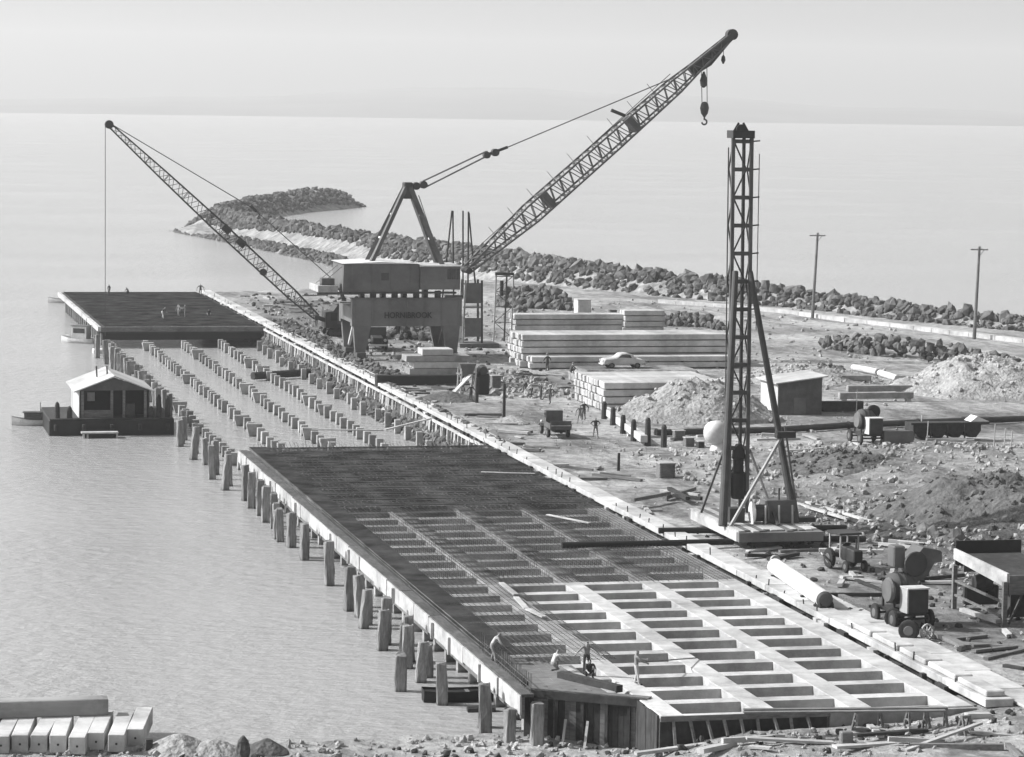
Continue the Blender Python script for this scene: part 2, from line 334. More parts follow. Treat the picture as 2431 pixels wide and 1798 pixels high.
for (x, y, z) in [(interp(y, HT_Y, HT_X)+RN.uniform(-3.4, -.2), y, 0) for y in RN.uniform(402, 590, 1100)]:
    zz = bw_z(x, y)
    if zz > WATER-.9: r = RN.uniform(.35, .9); pts.append(((x, y, zz+.15*r), r))
pts.sort(key=lambda p: -p[1]/(Vector(p[0])-CAM).length)
for p, r in pts[:280]: rock_part(p, r, breakwater, Vector((0, 0, 0)))
o = rock_mass(pts[280:], 'rubble', parent=breakwater)
# low white sea wall and road verge inside the rocks
sw = thing('sea_wall', 'low pale concrete wall along the foot of the rock breakwater', 'wall', (100, 255, 0))
SWL = [(1440, 661), (1560, 670), (1700, 682), (1850, 702), (2000, 720), (2120, 734), (2300, 757)]
for (a, c) in zip(SWL[:-1], SWL[1:]):
    p, q = D(*a), D(*c)
    n = 3
    for i in range(n):
        u, v = p.lerp(q, i/n+.004), p.lerp(q, (i+1)/n-.004); u.z = v.z = .2; MB().bar(u, v, 1.1, .6).build('wall_panel', 'conc', sw)
# far hills across the bay
hm = mat('far_hills', .13, 1, .3, .002)
HX = [-1500, -700, -200, 0, 300, 600, 750, 900, 1150, 1250, 1500, 1800, 2234, 2600, 3300]
HYy = [226, 222, 219, 216, 213, 209, 197, 190, 191, 199, 209, 231, 245, 250, 254]
V = []; Fc = []; cols = list(np.arange(-1500, 3301, 40)); rows = 9
for i, x in enumerate(cols):
    top = interp(x, HX, HYy)-3*fbm(x, 0, .004); tp = W(x, top, 9200); bt = W(x, 300, 7600); H = tp.z-WATER
    for j in range(rows):
        k = j/(rows-1); p = Vector((bt.x, bt.y, 0)).lerp(Vector((tp.x, tp.y, 0)), k)
        p.z = WATER-1+(H+1)*(k**.7)*(1+.10*fbm(p.x, p.y, .0012)*(1-k)); V.append(p)
    p = Vector((tp.x, tp.y+900, WATER-2)); V.append(p)
R1 = rows+1
for i in range(len(cols)-1):
    for j in range(R1-1): Fc.append((i*R1+j, (i+1)*R1+j, (i+1)*R1+j+1, i*R1+j+1))
me = bpy.data.meshes.new('far_hills'); me.from_pydata(V, [], Fc); me.materials.append(hm); me.polygons.foreach_set('use_smooth', [True]*len(Fc))
o = bpy.data.objects.new('far_hills', me); COL.objects.link(o); o['kind'] = 'structure'
# the hazy air over the bay
hz = MB().box(-9400, 9400, -390, 11400, -10, 300).build('haze', 'conc'); hz['kind'] = 'stuff'; hz['label'] = 'thin pale sea haze over the whole bay'; hz['category'] = 'haze'
vm = bpy.data.materials.new('haze_air'); vm.use_nodes = True; t = vm.node_tree; t.nodes.clear()
pv = t.nodes.new('ShaderNodeVolumePrincipled'); ot = t.nodes.new('ShaderNodeOutputMaterial'); t.links.new(pv.outputs[0], ot.inputs['Volume'])
pv.inputs['Color'].default_value = (.95, .95, .95, 1); pv.inputs['Density'].default_value = 1.5e-4; pv.inputs['Anisotropy'].default_value = .2
hz.data.materials.clear(); hz.data.materials.append(vm)
# ------------------------------------------------------------------ the wharf under construction
ROWX = [1.05, 5.65, 10.25, 14.85, 19.5]; PITCHY = 3.1; Y0 = -4.7; YEND = 100.6
wf = thing('concrete_wharf', 'open grid of pale concrete beams at the near end of the unfinished wharf', 'wharf', (10, 0, -1.2))
for i, x in enumerate(ROWX):
    w = .55 if i else .5
    y0 = Y0+.5 if i > 0 else 4.6
    MB().box(x-w, x+w+(.2 if i == 4 else 0), y0, 64.3, -1.2, 0).build('longitudinal_beam', 'conc' if i else 'form', wf, bevel=.03); MB().box(x-w, x+w+(.2 if i == 4 else 0), 64.303, YEND, -1.2, -.005).build('longitudinal_beam', 'tgrey', wf)  # far half darkened for left-on forms and deep shade under the steel
cb = None; nrow = int((YEND-Y0)/PITCHY)+1
for k in range(nrow):
    y = Y0+k*PITCHY
    for i in range(4):
        xa, xb = ROWX[i]+(.55 if i else .5)+.003, ROWX[i+1]-.553
        if i == 0 and y < 4: continue
        jy = random.uniform(-.04, .04)
        MB().box(xa, xb, y+jy+(.5 if k == 0 else 0), y+.9+jy, -1.1, -.004-random.random()*.015).build('cross_beam', 'conc' if y < 63.5 else 'tgrey', wf)  # beyond the split, forms and shade under the mat go into the grey
# form boards still in place on the far part, and along the seaward edge
fd = thing('form_decking', 'dark boarded soffit forms filling the beam grid under the steel', 'formwork', (10, 85, -.3))
for k in range(nrow):
    y = Y0+k*PITCHY
    if y+3 < 0: continue
    for i in range(4):
        if y > 64:
            xa, xb = ROWX[i]+.56, ROWX[i+1]-.56
            z = -.10
            MB().box(xa+.02, xb-.02, y+.93, min(YEND, y+PITCHY-.03), z-.06, z).build('form_board', 'form', fd)
for y in np.arange(11.6, 64, 4.2): MB().box(1.56, 1.95, y, y+4.15, -.12, -.03+random.random()*.02).build('form_board', 'form', fd)
# reinforcing steel mats
def mat_bars(x0, x1, y0, y1, sx, sy, z, r, jit=.02):
    mb = MB()
    x = x0
    while x <= x1:
        j = RN.uniform(-jit, jit); mb.bar((x+j, y0+RN.uniform(-.4, .3), z), (x+j+RN.uniform(-jit, jit), y1+RN.uniform(-.3, .4), z), r); x += sx
    y = y0
    while y <= y1:
        j = RN.uniform(-jit, jit); mb.bar((x0, y+j, z+r*1.05), (x1, y+j+RN.uniform(-jit, jit), z+r*1.05), r); y += sy
    return mb
r1 = mat_bars(.6, 20.1, 64.5, 100.4, .42, .62, .16, .05)
for k_ in range(12):
    yy_ = 65.3+k_*3.1; r1.add(*(lambda q: (q.v, q.f))(mat_bars(.8, 20, yy_, yy_+.5, .3, .16, .27, .035))); r1.v += []
o = r1.build('reinforcement_mat', 'rebar'); tag(o, 'dense dark mat of reinforcing bars across the far half of the beam grid', 'rebar mat', 'steel mats laid on the beam grid', 'stuff')
r2 = mat_bars(.6, 20.1, 32.6, 64.5, .30, .36, .12, .024)
for x_ in ROWX[1:4]:
    r5 = mat_bars(x_-.55, x_+.55, 33.5, 64, .22, .3, .22, .024); r2.add(r5.v, r5.f)
o = r2.build('reinforcement_mat', 'rebar'); tag(o, 'lighter steel mat over pale beams between the dark mat and bare grid', 'rebar mat', 'steel mats laid on the beam grid', 'stuff')
r3 = mat_bars(.5, 6.5, 9, 32.5, .30, .34, .12, .024)
o = r3.build('reinforcement_mat', 'rebar'); tag(o, 'narrow strip of steel mat along the seaward edge beside the bare grid', 'rebar mat', 'steel mats laid on the beam grid', 'stuff')
r4 = mat_bars(.55, 1.95, 12, 100.4, .16, .2, .30, .03)
o = r4.build('reinforcement_mat', 'rebar'); tag(o, 'dark raised steel cage running along the seaward edge beam', 'rebar mat', 'steel mats laid on the beam grid', 'stuff')
# stirrup rows standing up out of the beams
sm = MB()
for k in range(nrow):
    y = Y0+k*PITCHY+.45
    if y < 34: continue
    for i in range(4):
        for x in np.arange(ROWX[i]+.6, ROWX[i+1]-.5, .25): sm.bar((x, y-.3, 0), (x+RN.uniform(-.02, .02), y-.3, .3), .028); sm.bar((x, y+.3, 0), (x, y+.3, .3), .028)
o = sm.build('stirrup_rows', 'rebar'); tag(o, 'rows of short upright stirrups along the cross beams', 'rebar', kind='stuff')
# seaward edge formwork
ef = thing('edge_formwork', 'long sunlit board form along the seaward edge of the wharf', 'formwork', (-.2, 40, -.8))
y = 1.2
while y < YEND:
    L = min(random.uniform(3.6, 4.8), YEND-y)
    j = random.uniform(-.05, .05)
    MB().box(-.30+j, -.20+j, y, y+L-.05, -.86+random.uniform(-.06, .1), .0+random.uniform(-.03, .05)).build('edge_board', 'tlight', ef)
    MB().box(-.19, .42, y, y+L-.03, -.06, .06+random.uniform(0, .03)).build('top_plank', 'tgrey', ef)
    y += L
for y in (9.5, 17, 21.5, 33, 48, 55, 70, 82):
    MB().box(-.46, -.305, y, y+.16, -.95, -.05).build('stud', 'tlight', ef)
MB().box(-.18, .0, 1.3, YEND, -1.1, -.07).build('backing', 'tmid', ef)
# near corner: starter bars and end bulkhead
sb = MB()
for y in np.arange(1.5, 13, .42): sb.bar((.35+RN.uniform(-.03, .03), y, -.1), (.32, y+RN.uniform(-.08, .08), 1.0+RN.uniform(-.1, .1)), .035)
for z in (.25, .55): sb.bar((.35, 1.5, z), (.35, 12, z+.05), .035)
o = sb.build('starter_bars', 'rope'); tag(o, 'row of upright starter bars above the near seaward corner', 'rebar', kind='stuff')
bh = thing('bulkhead_form', 'dark planked box form closing the near seaward corner of the wharf', 'formwork', (.35, 2.9, -2.35), math.atan2(-3.3, 5.0))
x = 0.
while x < 6.1:
    w = random.uniform(.26, .34); MB().box(x, x+w-.012, 0, .07+random.uniform(0, .03), -.3+random.uniform(-.1, .1), 2.36).build('plank', 'tmid' if random.random() < .2 else 'tdark', bh, local=True); x += w
for x in (.35, 1.6, 2.9, 4.1, 5.2, 6.0): MB().box(x, x+.15, -.15, -.003, -.3, 2.3).build('soldier', 'tdark', bh, local=True)
MB().box(-.05, 6.2, -.2, -.153, 2.0, 2.38).build('waling', 'tdark', bh, local=True)
MB().box(0, 6.2, .003, .5, 2.365, 2.42).build('top_board', 'tmid', bh, local=True)
for k, x in enumerate((.9, 2.2, 3.3)): MB().bar((x, -.25, 1.1), (x+.2, -1.3, -.1), .12).build('prop', 'tlight', bh, local=True)
pf = thing('plank_floor', 'smooth boarded working floor behind the dark bulkhead form', 'platform', (2.4, 7, -.1))
for k in range(5): MB().box(.95+k*.62, .95+k*.62+.60, 3.2-k*.42, 11.4-k*.75+random.uniform(-.2, .2), -.14, -.02+random.random()*.015+.02).build('floor_board', 'tmid', pf)
MB().bar((4.25, 1.2, -.03), (3.6, 8.0, -.03), .35, .12).build('edge_board', 'tlight', pf)
p_, q_ = N(1330, 1602, .15), N(1471, 1636, .15)
bbm = MB().bar(p_, q_, .4, .34).build('timber_baulk', 'tdark'); tag(bbm, 'thick dark timber baulk lying slantwise beside the working floor', 'timber'); recenter(bbm, (p_+q_)/2-Vector((0, 0, .15)))
for k in range(8): MB().box(4.98+random.random()*.03, 5.085, -.55-k*.48, -.10-k*.48, -2.3, -.02-random.random()*.05).build('return_plank', 'tdark', pf)
# soldier props and long edge boards across the near end of the grid
ep = thing('end_form', 'dark end form with slanting props along the near end of the beam grid', 'formwork', (9, -4.4, -1.5))
MB().box(5.0, 13.0, -4.42, -4.25, -2.1, -.10).build('form_face', 'tdark', ep)
for k in range(9):
    x = 5.6+k*.8; MB().bar((x, -4.5, -.2), (x+random.uniform(-.1, .35), -5.3-random.random()*.6, -2.0), .12).build('prop', 'tmid', ep)
MB().box(5.0, 13.1, -4.52, -4.425, -.22, .03).build('capping_board', 'tmid', ep)
MB().box(13.12, 20.3, -4.55, -4.25, -.85, -.06).build('kicker', 'concd', ep)
# far deck
fk = thing('wharf_deck', 'dark steel-covered deck slab at the far end of the wharf', 'wharf', (10, 265, -.6))
FY0, FY1 = 231.5, 299
MB().box(.3, 20.4, FY0+.3, FY1, -.75, -.05).build('slab', 'form', fk)
MB().box(.3, 20.4, FY0-.1, FY0+.297, -.55, .03).build('edge_beam', 'tmid', fk)
MB().box(.5, 20.2, FY0+.4, FY0+3, -1.6, -.76).build('cross_head', 'black', fk)  # black put in for the shade under the deck edge
for x in np.arange(2.2, 20, 2.3): MB().box(x, x+.12, FY0+.6, FY1-.2, -.04, .035).build('screed_rail', 'tmid', fk)
y = FY0
while y < FY1:
    L = min(5.2, FY1-y); MB().box(-.1, .295, y, y+L-.06, -.5, .06+random.random()*.05).build('edge_board', 'tlight', fk); y += L
o = mat_bars(.7, 20, FY0+.6, FY1-.3, .3, .35, .05, .03).build('reinforcement_mat', 'rebar'); tag(o, 'thin dark steel mat covering the far deck slab', 'rebar mat', 'steel mats laid on the beam grid', 'stuff')
for k in range(16):
    pass
# stop-end reinforcement bristling at the far end of the dark mat
sb = MB()
for x in np.arange(1, 20, .3): sb.bar((x, 100.3, .15), (x+RN.uniform(-.1, .1), 101.2+RN.uniform(-.3, .5), .45+RN.uniform(-.2, .3)), .04)
o = sb.build('bar_ends', 'rebar'); tag(o, 'bristling bar ends along the far edge of the dark steel mat', 'rebar', kind='stuff')
# landward coping with its waling and staging
cp = thing('coping_beam', 'long bright coping beam along the landward side of the wharf', 'coping', (21.4, 150, -.2))
y = -4.5
while y < 300:
    L = min(5.6, 300-y); j = random.uniform(-.03, .03)
    MB().box(20.75+j, 22.15+j, y, y+L-.04, -.06, .30+random.uniform(-.02, .03)).build('beam_unit', 'conc', cp, bevel=.03); y += L
MB().box(21.15, 21.6, -4.4, 299, -1.3, -.063).build('gap_shade', 'tdark', cp)  # dark strip stands in for the shade in the gap under the coping
sg = thing('side_staging', 'timber staging of posts and rails under the bright landward coping', 'staging', (20.4, 150, -2))
y = -4.0
while y < 298:
    L = min(6.2, 298-y); MB().bar((20.42, y, -.28+random.uniform(-.04, .04)), (20.42, y+L-.05, -.28+random.uniform(-.05, .05)), .16, .22).build('rail', 'tlight', sg); y += L
for y in np.arange(-3, 297, 1.55)+RN.uniform(-.5, .5, 194)[:len(np.arange(-3, 297, 1.55))]:
    if y > 101 and y < 231:
        MB().bar((20.3+random.uniform(-.15, .1), y, -3.4), (20.42, y+random.uniform(-.25, .25), -.4), .24).build('post', 'tlight', sg)
    if random.random() < .62: MB().box(20.5, 20.745, y+.4, y+.4+random.uniform(.2, 1.3), -.33, -.12+random.uniform(0, .2)).build('packing_block', 'tdark' if random.random() < .75 else 'tlight', sg)
for y in np.arange(0, 296, 2.9):
    if random.random() < .35: continue
    q = random.uniform(-1, 1); MB().bar((20.9, y+q, .25), (20.9+random.uniform(-.05, .05), y+q, .55+random.uniform(-.1, .25)), .06).build('bolt', 'steel', sg)
# ---- piles: square concrete stubs standing in the water, row by row
def pile_mesh(name, top, w, taper):
    b = MB(); h = w/2; z0 = -5-top
    if taper: b.prism([(-h*2.3, -h, 0), (h*2.3, -h, 0), (h*2.3, -h, -.22), (h*.95, -h, -1.75), (h*.95, -h, z0), (-h*.95, -h, z0), (-h*.95, -h, -1.75), (-h*2.3, -h, -.22)], (0, 1, 0), w)
    else: b.box(-h, h, -h, h, z0, 0)
    return b
def single(name, mb, material, loc, label, cat, group, bevel=0):
    o = mb.build(name, material, bevel=bevel); o.location = loc; return tag(o, label, cat, group)
rowword = ['first row in from the open sea', 'second row in from the open sea', 'middle row of the open bay', 'row next to the landward staging']
for i, x in enumerate(ROWX[:4]):
    pA = pB = None
    ga = 'square pile stubs standing in the open bay of the wharf'
    for k in range(43):
        y = 103+k*PITCHY*.975
        if y > 230: break
        tap = (k*3+i*4+(k//5)) % 9 == 0
        top = -1.46+random.uniform(-.14, .1)
        if i == 0 and 118 < y < 140: top -= .2
        lab = ('flared concrete pile head in the ' if tap else 'square concrete pile stub in the ')+rowword[i]
        src = pB if tap else pA
        if src is None:
            src = single('flared_pile' if tap else 'concrete_pile', pile_mesh('p', -1.2, .62, tap), 'pilec', (x, y, top), lab, 'pile', ga, bevel=.03)
            if tap: pB = src
            else: pA = src
        else: src = dup(src, (x, y, top), label=lab)
        src.location = (x+random.uniform(-.12, .12), y+random.uniform(-.2, .2), top)
        src.rotation_euler = (random.uniform(-.02, .02), random.uniform(-.03, .03), random.uniform(-.06, .06))
# last row, at the foot of the staging
pA = None
for k in range(24):
    y = 102+k*5.4
    lab = 'pale concrete pile stub at the foot of the landward staging'
    loc = (18.9+random.uniform(-.3, .3), y, -1.25+random.uniform(-.3, .1))
    if pA is None: pA = single('concrete_pile', pile_mesh('p', -1.2, .55, False), 'pilec', loc, lab, 'pile', 'pile stubs at the foot of the landward staging', bevel=.03)
    else: dup(pA, loc, rz=random.uniform(-.1, .1))
# piles under the finished frame, seaward row
pA = None
for k in range(31):
    loc = (1.05, 5+k*3.1, -1.2); lab = 'square concrete pile under the seaward edge beam'
    if pA is None: pA = single('concrete_pile', pile_mesh('p', -1.2, .52, False), 'pilec', loc, lab, 'pile', 'piles carrying the seaward edge beam')
    else: dup(pA, loc)
pA = None
for k in range(20):
    loc = (.9, 233+k*3.2, -.75); lab = 'square concrete pile under the edge of the far deck'
    if pA is None: pA = single('concrete_pile', pile_mesh('p', -.7, .52, False), 'pilec', loc, lab, 'pile', 'piles carrying the far deck')
    else: dup(pA, loc)
# timber fender piles on the seaward face
def fender(top, r, n=9):
    b = MB(); H = top+5.2; V = []; Fc = []
    for j in range(8):
        z = -H*(1-j/7); k = r*(1.06-.16*j/7)
        for i, (a, c) in enumerate(((-1, -.75), (-.75, -1), (.75, -1), (1, -.75), (1, .75), (.75, 1), (-.75, 1), (-1, .75))): V.append((a*k*.86+RN.uniform(-.03, .03), c*k*.86+RN.uniform(-.03, .03), z+(RN.uniform(-.12, .05) if j == 7 else 0)))
    for j in range(7):
        for i in range(8): Fc.append((j*8+i, j*8+(i+1) % 8, j*8+8+(i+1) % 8, j*8+8+i))
    Fc.append(tuple(range(56, 64))); return b.add(V, Fc)
fA = [single('fender_pile', fender(-.9, .34), 'pilet', (0, 0, -50), 'x', 'pile', 'timber fender piles along the seaward face')]
fl = [(-.4, 8.3, -.75, 0, 0), (-1.1, 15.6, -1.05, .03, 0), (-.8, 21.7, -1.1, 0, .05), (-2.5, 19.3, -1.3, .0, -.16), (-.9, 25.7, -.9, 0, .03), (-.5, 27.6, -.7, 0, -.04), (-1.2, 31.3, -1.0, 0, .02), (-.7, 33.2, -.6, .02, 0), (-.9, 38.4, -1.0, 0, .04), (-.8, 42.1, -.7, 0, -.03), (-.9, 44.5, -.55, 0, .03), (-.6, 54.3, -.35, 0, .06), (-.5, 64.8, -.8, 0, 0), (-.5, 70.9, -.85, 0, .04), (-1.0, 73.4, -.9, 0, -.05), (-.8, 76.3, -.9, 0, .02), (-.4, 80, -.7, 0, 0), (-.5, 83.4, -.6, 0, .04), (-.4, 87, -.6, 0, 0), (-.5, 91, -.5, 0, .02), (-.4, 95.5, -.5, 0, -.02), (.2, 5.2, -1.4, 0, .05), (1.35, 4.4, -1.0, 0, 0)]
fl2 = [(-.9, 102, -.4, 0, .03), (-.6, 104.5, -.1, .03, -.02), (-1.4, 109, -.5, 0, .08), (-.7, 112, -.2, 0, 0), (-.8, 118.6, -1.0, 0, -.03), (-1.0, 122.5, -.3, 0, .12), (-.6, 127, -.6, 0, -.02), (-1.3, 132.5, -.9, 0, .04), (-.7, 134.5, -.8, 0, 0), (-.4, 137.5, -.5, 0, .03)]
fl2 += [(random.uniform(-.7, .1), y, random.uniform(-.9, .0), 0, random.uniform(-.06, .06)) for y in np.arange(152, 231, 4.1)]
fl = fl[:-2]+[(x+random.uniform(.1, .5), y+random.uniform(1.0, 1.7), t-random.uniform(.0, .5), rx, ry) for (x, y, t, rx, ry) in fl[:-2:2]]+fl[-2:]
ks = (27.5-WATER)/30.8
for n, (x, y, top, rx, ry) in enumerate(fl+fl2):
    x, y, top = CAM.x+(x-CAM.x)*ks, CAM.y+(y-CAM.y)*ks, min(27.5-(27.5-top)*ks, .25)
    lab = 'rough squared timber fender pile in front of the seaward edge boards' if n < len(fl)-2 else 'rough squared timber pile standing clear beside the open bay'
    if n in (len(fl)-2, len(fl)-1): lab = 'short timber pile at the near corner beside the dark bulkhead form'
    if n == 3: lab = 'leaning timber pile standing clear of the wharf near its seaward corner'
    o = fA[0] if n == 0 else fA[0].copy()
    if n: COL.objects.link(o)
    o.location = (x, y, top); rx += random.uniform(-.04, .04); ry += random.uniform(-.07, .07); o.rotation_euler = (rx, ry, random.uniform(-.25, .25)+random.choice((0, 1.5708))); o.scale = (random.uniform(.85, 1.1),)*2+(1,); o['label'] = lab
    o['group'] = 'timber fender piles along the seaward face' if n < len(fl)-2 else ('timber piles beside the open bay' if n >= len(fl) else 'timber piles at the near corner')
    if n == 3: del o['group']
# floating booms and planks in the open bay
for (a, c, r, lab) in [((605, 818), (660, 815), .35, 'dark float between two pile rows in the open bay'), ((612, 816), (690, 806), .3, 'dark log lying across the pile stubs')]:
    pass
p, q = N(600, 893, -2.0), N(742, 884, -2.0); o = MB().tube(p, q, .42, n=10).build('log_boom', 'tdark'); recenter(o, (p+q)/2); tag(o, 'dark log boom lying across the pile rows in the open bay', 'log')
p, q = N(913, 1021, -.55), N(1030, 992, -.2); o = MB().bar(p, q, .25, .12).build('plank', 'tlight'); recenter(o, p); tag(o, 'long pale plank slanting from the coping to the pile heads', 'plank')
p, q = N(740, 1020, -1.0), N(913, 1022, -1.0); o = MB().bar(p, q, .3, .1).build('plank', 'tlight'); recenter(o, p); tag(o, 'pale walking plank resting level across the pile heads', 'plank')
for (a, c, lab) in [((1142, 1121), (1270, 1125), 'single pale plank lying on the dark steel mat'), ((1300, 1222), (1400, 1242), 'pale board lying slantwise on the lighter steel mat')]:
    p, q = N(a[0], a[1], .3), N(c[0], c[1], .3); o = MB().bar(p, q, .28, .06).build('plank', 'tlight'); recenter(o, p); tag(o, lab, 'plank')
for k, (a, c) in enumerate([((1190, 1384), (1225, 1412)), ((1225, 1418), (1250, 1445)), ((1252, 1446), (1292, 1465))]):
    p, q = N(a[0], a[1], .22), N(c[0], c[1], .22); o = MB().bar(p, q, .3, .08).build('plank', 'tlight'); recenter(o, p); tag(o, 'pale gangway plank at the corner between steel mat and bare grid', 'plank', 'planks between mat and bare grid')
# rubble slope below the staging
rp = []
for _ in range(2600):
    x, y = RN.uniform(19.0, 21.9), RN.uniform(101, 231); z = ground_z(x, y)
    if z > WATER-.4: rp.append(((x, y, z+.1), RN.uniform(.18, .5)))
for _ in range(500):
    x, y = RN.uniform(22.4, 24.8), RN.uniform(160, 240); rp.append(((x, y, ground_z(x, y)+.1), RN.uniform(.2, .55)))
o = rock_mass(rp, 'rubble_slope'); tag(o, 'dark broken rubble below the landward staging', 'rubble', kind='stuff')
# ------------------------------------------------------------------ portal crane
YC = 183.
pc = thing('portal_crane', 'big grey portal crane with boxy machinery house, lettered girder and raised lattice boom', 'crane', (29.5, 186.5, 0))
PX = [W(785, 780, YC).x, W(985, 780, YC).x]; ZG0, ZG1 = W(880, 712, YC).z, W(880, 652, YC).z; YR = YC+7.4
for ix, x in enumerate(PX):
    sgn = -1 if ix == 0 else 1
    for yy in (YC, YR):
        b = MB(); w0, w1 = .55, .95
        b.add([(x-w0, yy-.35, .9), (x+w0, yy-.35, .9), (x+w0, yy+.35, .9), (x-w0, yy+.35, .9), (x-w1-sgn*.15, yy-.5, ZG0+.02), (x+w1-sgn*.15, yy-.5, ZG0+.02), (x+w1-sgn*.15, yy+.5, ZG0+.02), (x-w1-sgn*.15, yy+.5, ZG0+.02)],
              [(0, 3, 2, 1), (4, 5, 6, 7), (0, 1, 5, 4), (1, 2, 6, 5), (2, 3, 7, 6), (3, 0, 4, 7)])
        lg = b.build('leg', 'paint', pc)
        bo = MB().box(x-.5, x+.5, yy-1.1, yy+1.1, .35, .9).build('bogie', 'steelm', lg)
        for k in (-.6, .6): MB().tube((x-.18, yy+k, .36), (x+.18, yy+k, .36), .34, n=14).build('wheel', 'steel', lg)
    MB().box(x-.45, x+.45, YC+.55, YR-.55, ZG0+.2, ZG0+1.1).build('sill_beam', 'paint', pc)
    for (ya, yb) in ((YC+.5, (YC+YR)/2), (YR-.5, (YC+YR)/2)): MB().bar((x, ya, 1.2), (x, yb, ZG0+.3), .28).build('brace', 'paintl' if ix == 0 else 'paint', pc)  # seaward braces take the pale colour for sunlight falling on them
    MB().box(x-.12, x+.12, YC-6, YR+30, 0.0, .14).build('rail', 'steel', tag(thing('crane_rail', 'dark steel crane rail on the ground under the '+('seaward' if ix == 0 else 'landward')+' legs', 'rail', (x, YC, 0)), None, None))
gl, gr = PX[0]-1.0, PX[1]+1.0
for yy in (YC, YR):
    g = MB().box(gl, gr, yy-.5, yy+.5, ZG0+.02, ZG1 if yy == YC else ZG1-.9).build('girder', 'paint', pc, bevel=.03)
    for k in range(7):
        x = gl+.35+k*(gr-gl-.7)/6; MB().box(x-.06, x+.06, yy-.60, yy-.5, ZG0+.1, (ZG1 if yy == YC else ZG1-.9)-.1).build('stiffener', 'paint', g)
    MB().box(gl-.1, gr+.1, yy-.62, yy+.6, (ZG1 if yy == YC else ZG1-.9)+.003, (ZG1 if yy == YC else ZG1-.9)+.1).build('flange', 'paint', g)
for x in (gl+.5, gr-.5): MB().box(x-.5, x+.5, YC+.5, YR-.5, ZG0+.4, ZG1-.9).build('end_tie', 'paint', pc)
def text_mesh(body, size, name, material, parent, loc, rotx=math.pi/2, rz=0, align='LEFT', depth=.02, bold=0.):
    cu = bpy.data.curves.new('t', 'FONT'); cu.body = body; cu.size = size; cu.extrude = depth; cu.align_x = align; cu.offset = bold
    to = bpy.data.objects.new('t', cu); COL.objects.link(to); dg = bpy.context.evaluated_depsgraph_get()
    me = bpy.data.meshes.new_from_object(to.evaluated_get(dg)); bpy.data.objects.remove(to); bpy.data.curves.remove(cu)
    me.materials.clear(); me.materials.append(M[material]); o = bpy.data.objects.new(name, me); COL.objects.link(o); o.parent = parent
    o.location = Vector(loc)-parent.location; o.rotation_euler = (rotx, 0, rz); return o
tl = W(838, 694, YC-.6); tr = W(942, 694, YC-.6)
lt = text_mesh('HORNIBROOK', 1.0, 'lettering', 'black', pc, (tl.x, YC-.63, tl.z), bold=.02)
k = (tr.x-tl.x)/max(.1, lt.dimensions.x if lt.dimensions.x else 1); bpy.context.view_layer.update(); k = (tr.x-tl.x)/lt.dimensions.x; lt.scale = (k, k*1.12, 1)
# slewing ring and machinery house
hx0, hx1 = W(748, 620, YC-.4).x, W(1003, 620, YC-.4).x; hz0, hz1 = W(860, 637, YC-.4).z, W(860, 577, YC-.4).z; HY0, HY1 = YC-.4, YC+6.8
MB().lathe(((PX[0]+PX[1])/2, YC+3.7, ZG1-.95), (0, 0, 1), [(0, 2.6), (.25, 2.6)], 24).build('turntable', 'steelm', pc)
for x in np.linspace(PX[0]+1.4, PX[1]-1.6, 4): MB().tube((x, YC+.1, ZG1+.02), (x, YC+.1, hz0+.1), .36, n=12).build('roller', 'steel', pc); MB().tube((x, YR-.1, ZG1-.85), (x, YR-.1, hz0+.1), .38, n=12).build('roller', 'steel', pc)
xm = W(915, 620, HY0).x
hs = MB().prism([(hx0, HY0, hz0), (xm, HY0, hz0), (xm, HY0, hz1), (hx0+.1, HY0, hz1+.05)], (0, 1, 0), HY1-HY0).build('machinery_house', 'paint', pc)
MB().box(hx0+.002, hx0+.03, HY0+.2, HY1-.2, hz0+.1, hz1-.1) 
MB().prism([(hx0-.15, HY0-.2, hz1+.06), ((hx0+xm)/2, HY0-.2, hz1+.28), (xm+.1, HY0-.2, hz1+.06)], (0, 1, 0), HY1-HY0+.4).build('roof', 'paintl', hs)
MB().box(W(832, 600, HY0).x, W(848, 600, HY0).x, HY0-.05, HY0+.05, W(840, 612, HY0).z, W(840, 596, HY0).z).build('window', 'glass', hs)
for x in np.linspace(hx0+1, xm-1, 4): MB().box(x-.03, x+.03, HY0-.04, HY0-.003, hz0+.05, hz1-.05).build('panel_joint', 'paint', hs)
cbn = MB().box(xm+.06, hx1, HY0-.25, HY1-1.5, hz0+.25, hz1-.25).build('operator_cab', 'paint', pc, bevel=.03)
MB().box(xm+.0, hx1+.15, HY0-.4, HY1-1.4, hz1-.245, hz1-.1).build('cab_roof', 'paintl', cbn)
for k in range(3):
    x = W(975, 600, HY0).x+k*.5; MB().box(x, x+.42, HY0-.30, HY0-.23, hz1-1.6, hz1-.5).build('window', 'glass', cbn)
MB().box(hx0+.6, hx1-.4, HY0-.2, HY0+.5, hz0-.2, hz0-.003).build('house_bed', 'steel', pc)
x0, x1 = W(695, 620, HY0).x, W(733, 620, HY0).x
cw = MB().box(x0, x1+.3, HY0+.4, HY1-.6, hz0-.1, W(700, 624, HY0).z).build('counterweight', 'conc', pc, bevel=.04)
MB().box(x0+.5, x1, HY0+.9, HY0+2.4, W(700, 624, HY0).z, W(700, 609, HY0).z).build('ballast_box', 'steelm', cw)
MB().bar((x0, HY0+1, hz0-.22), (hx0+2, HY0+1, hz0-.22), .3).build('tail_beam', 'steelm', pc)
for k in (0, 1): cable(pc, [(hx0+.2, HY0+1+3*k, hz1-.2), (x0+.3, HY0+1+3*k, W(700, 624, HY0).z)], .035, 'stay_rod')
YB = YC+3.2; apex = W(890, 408, YB)
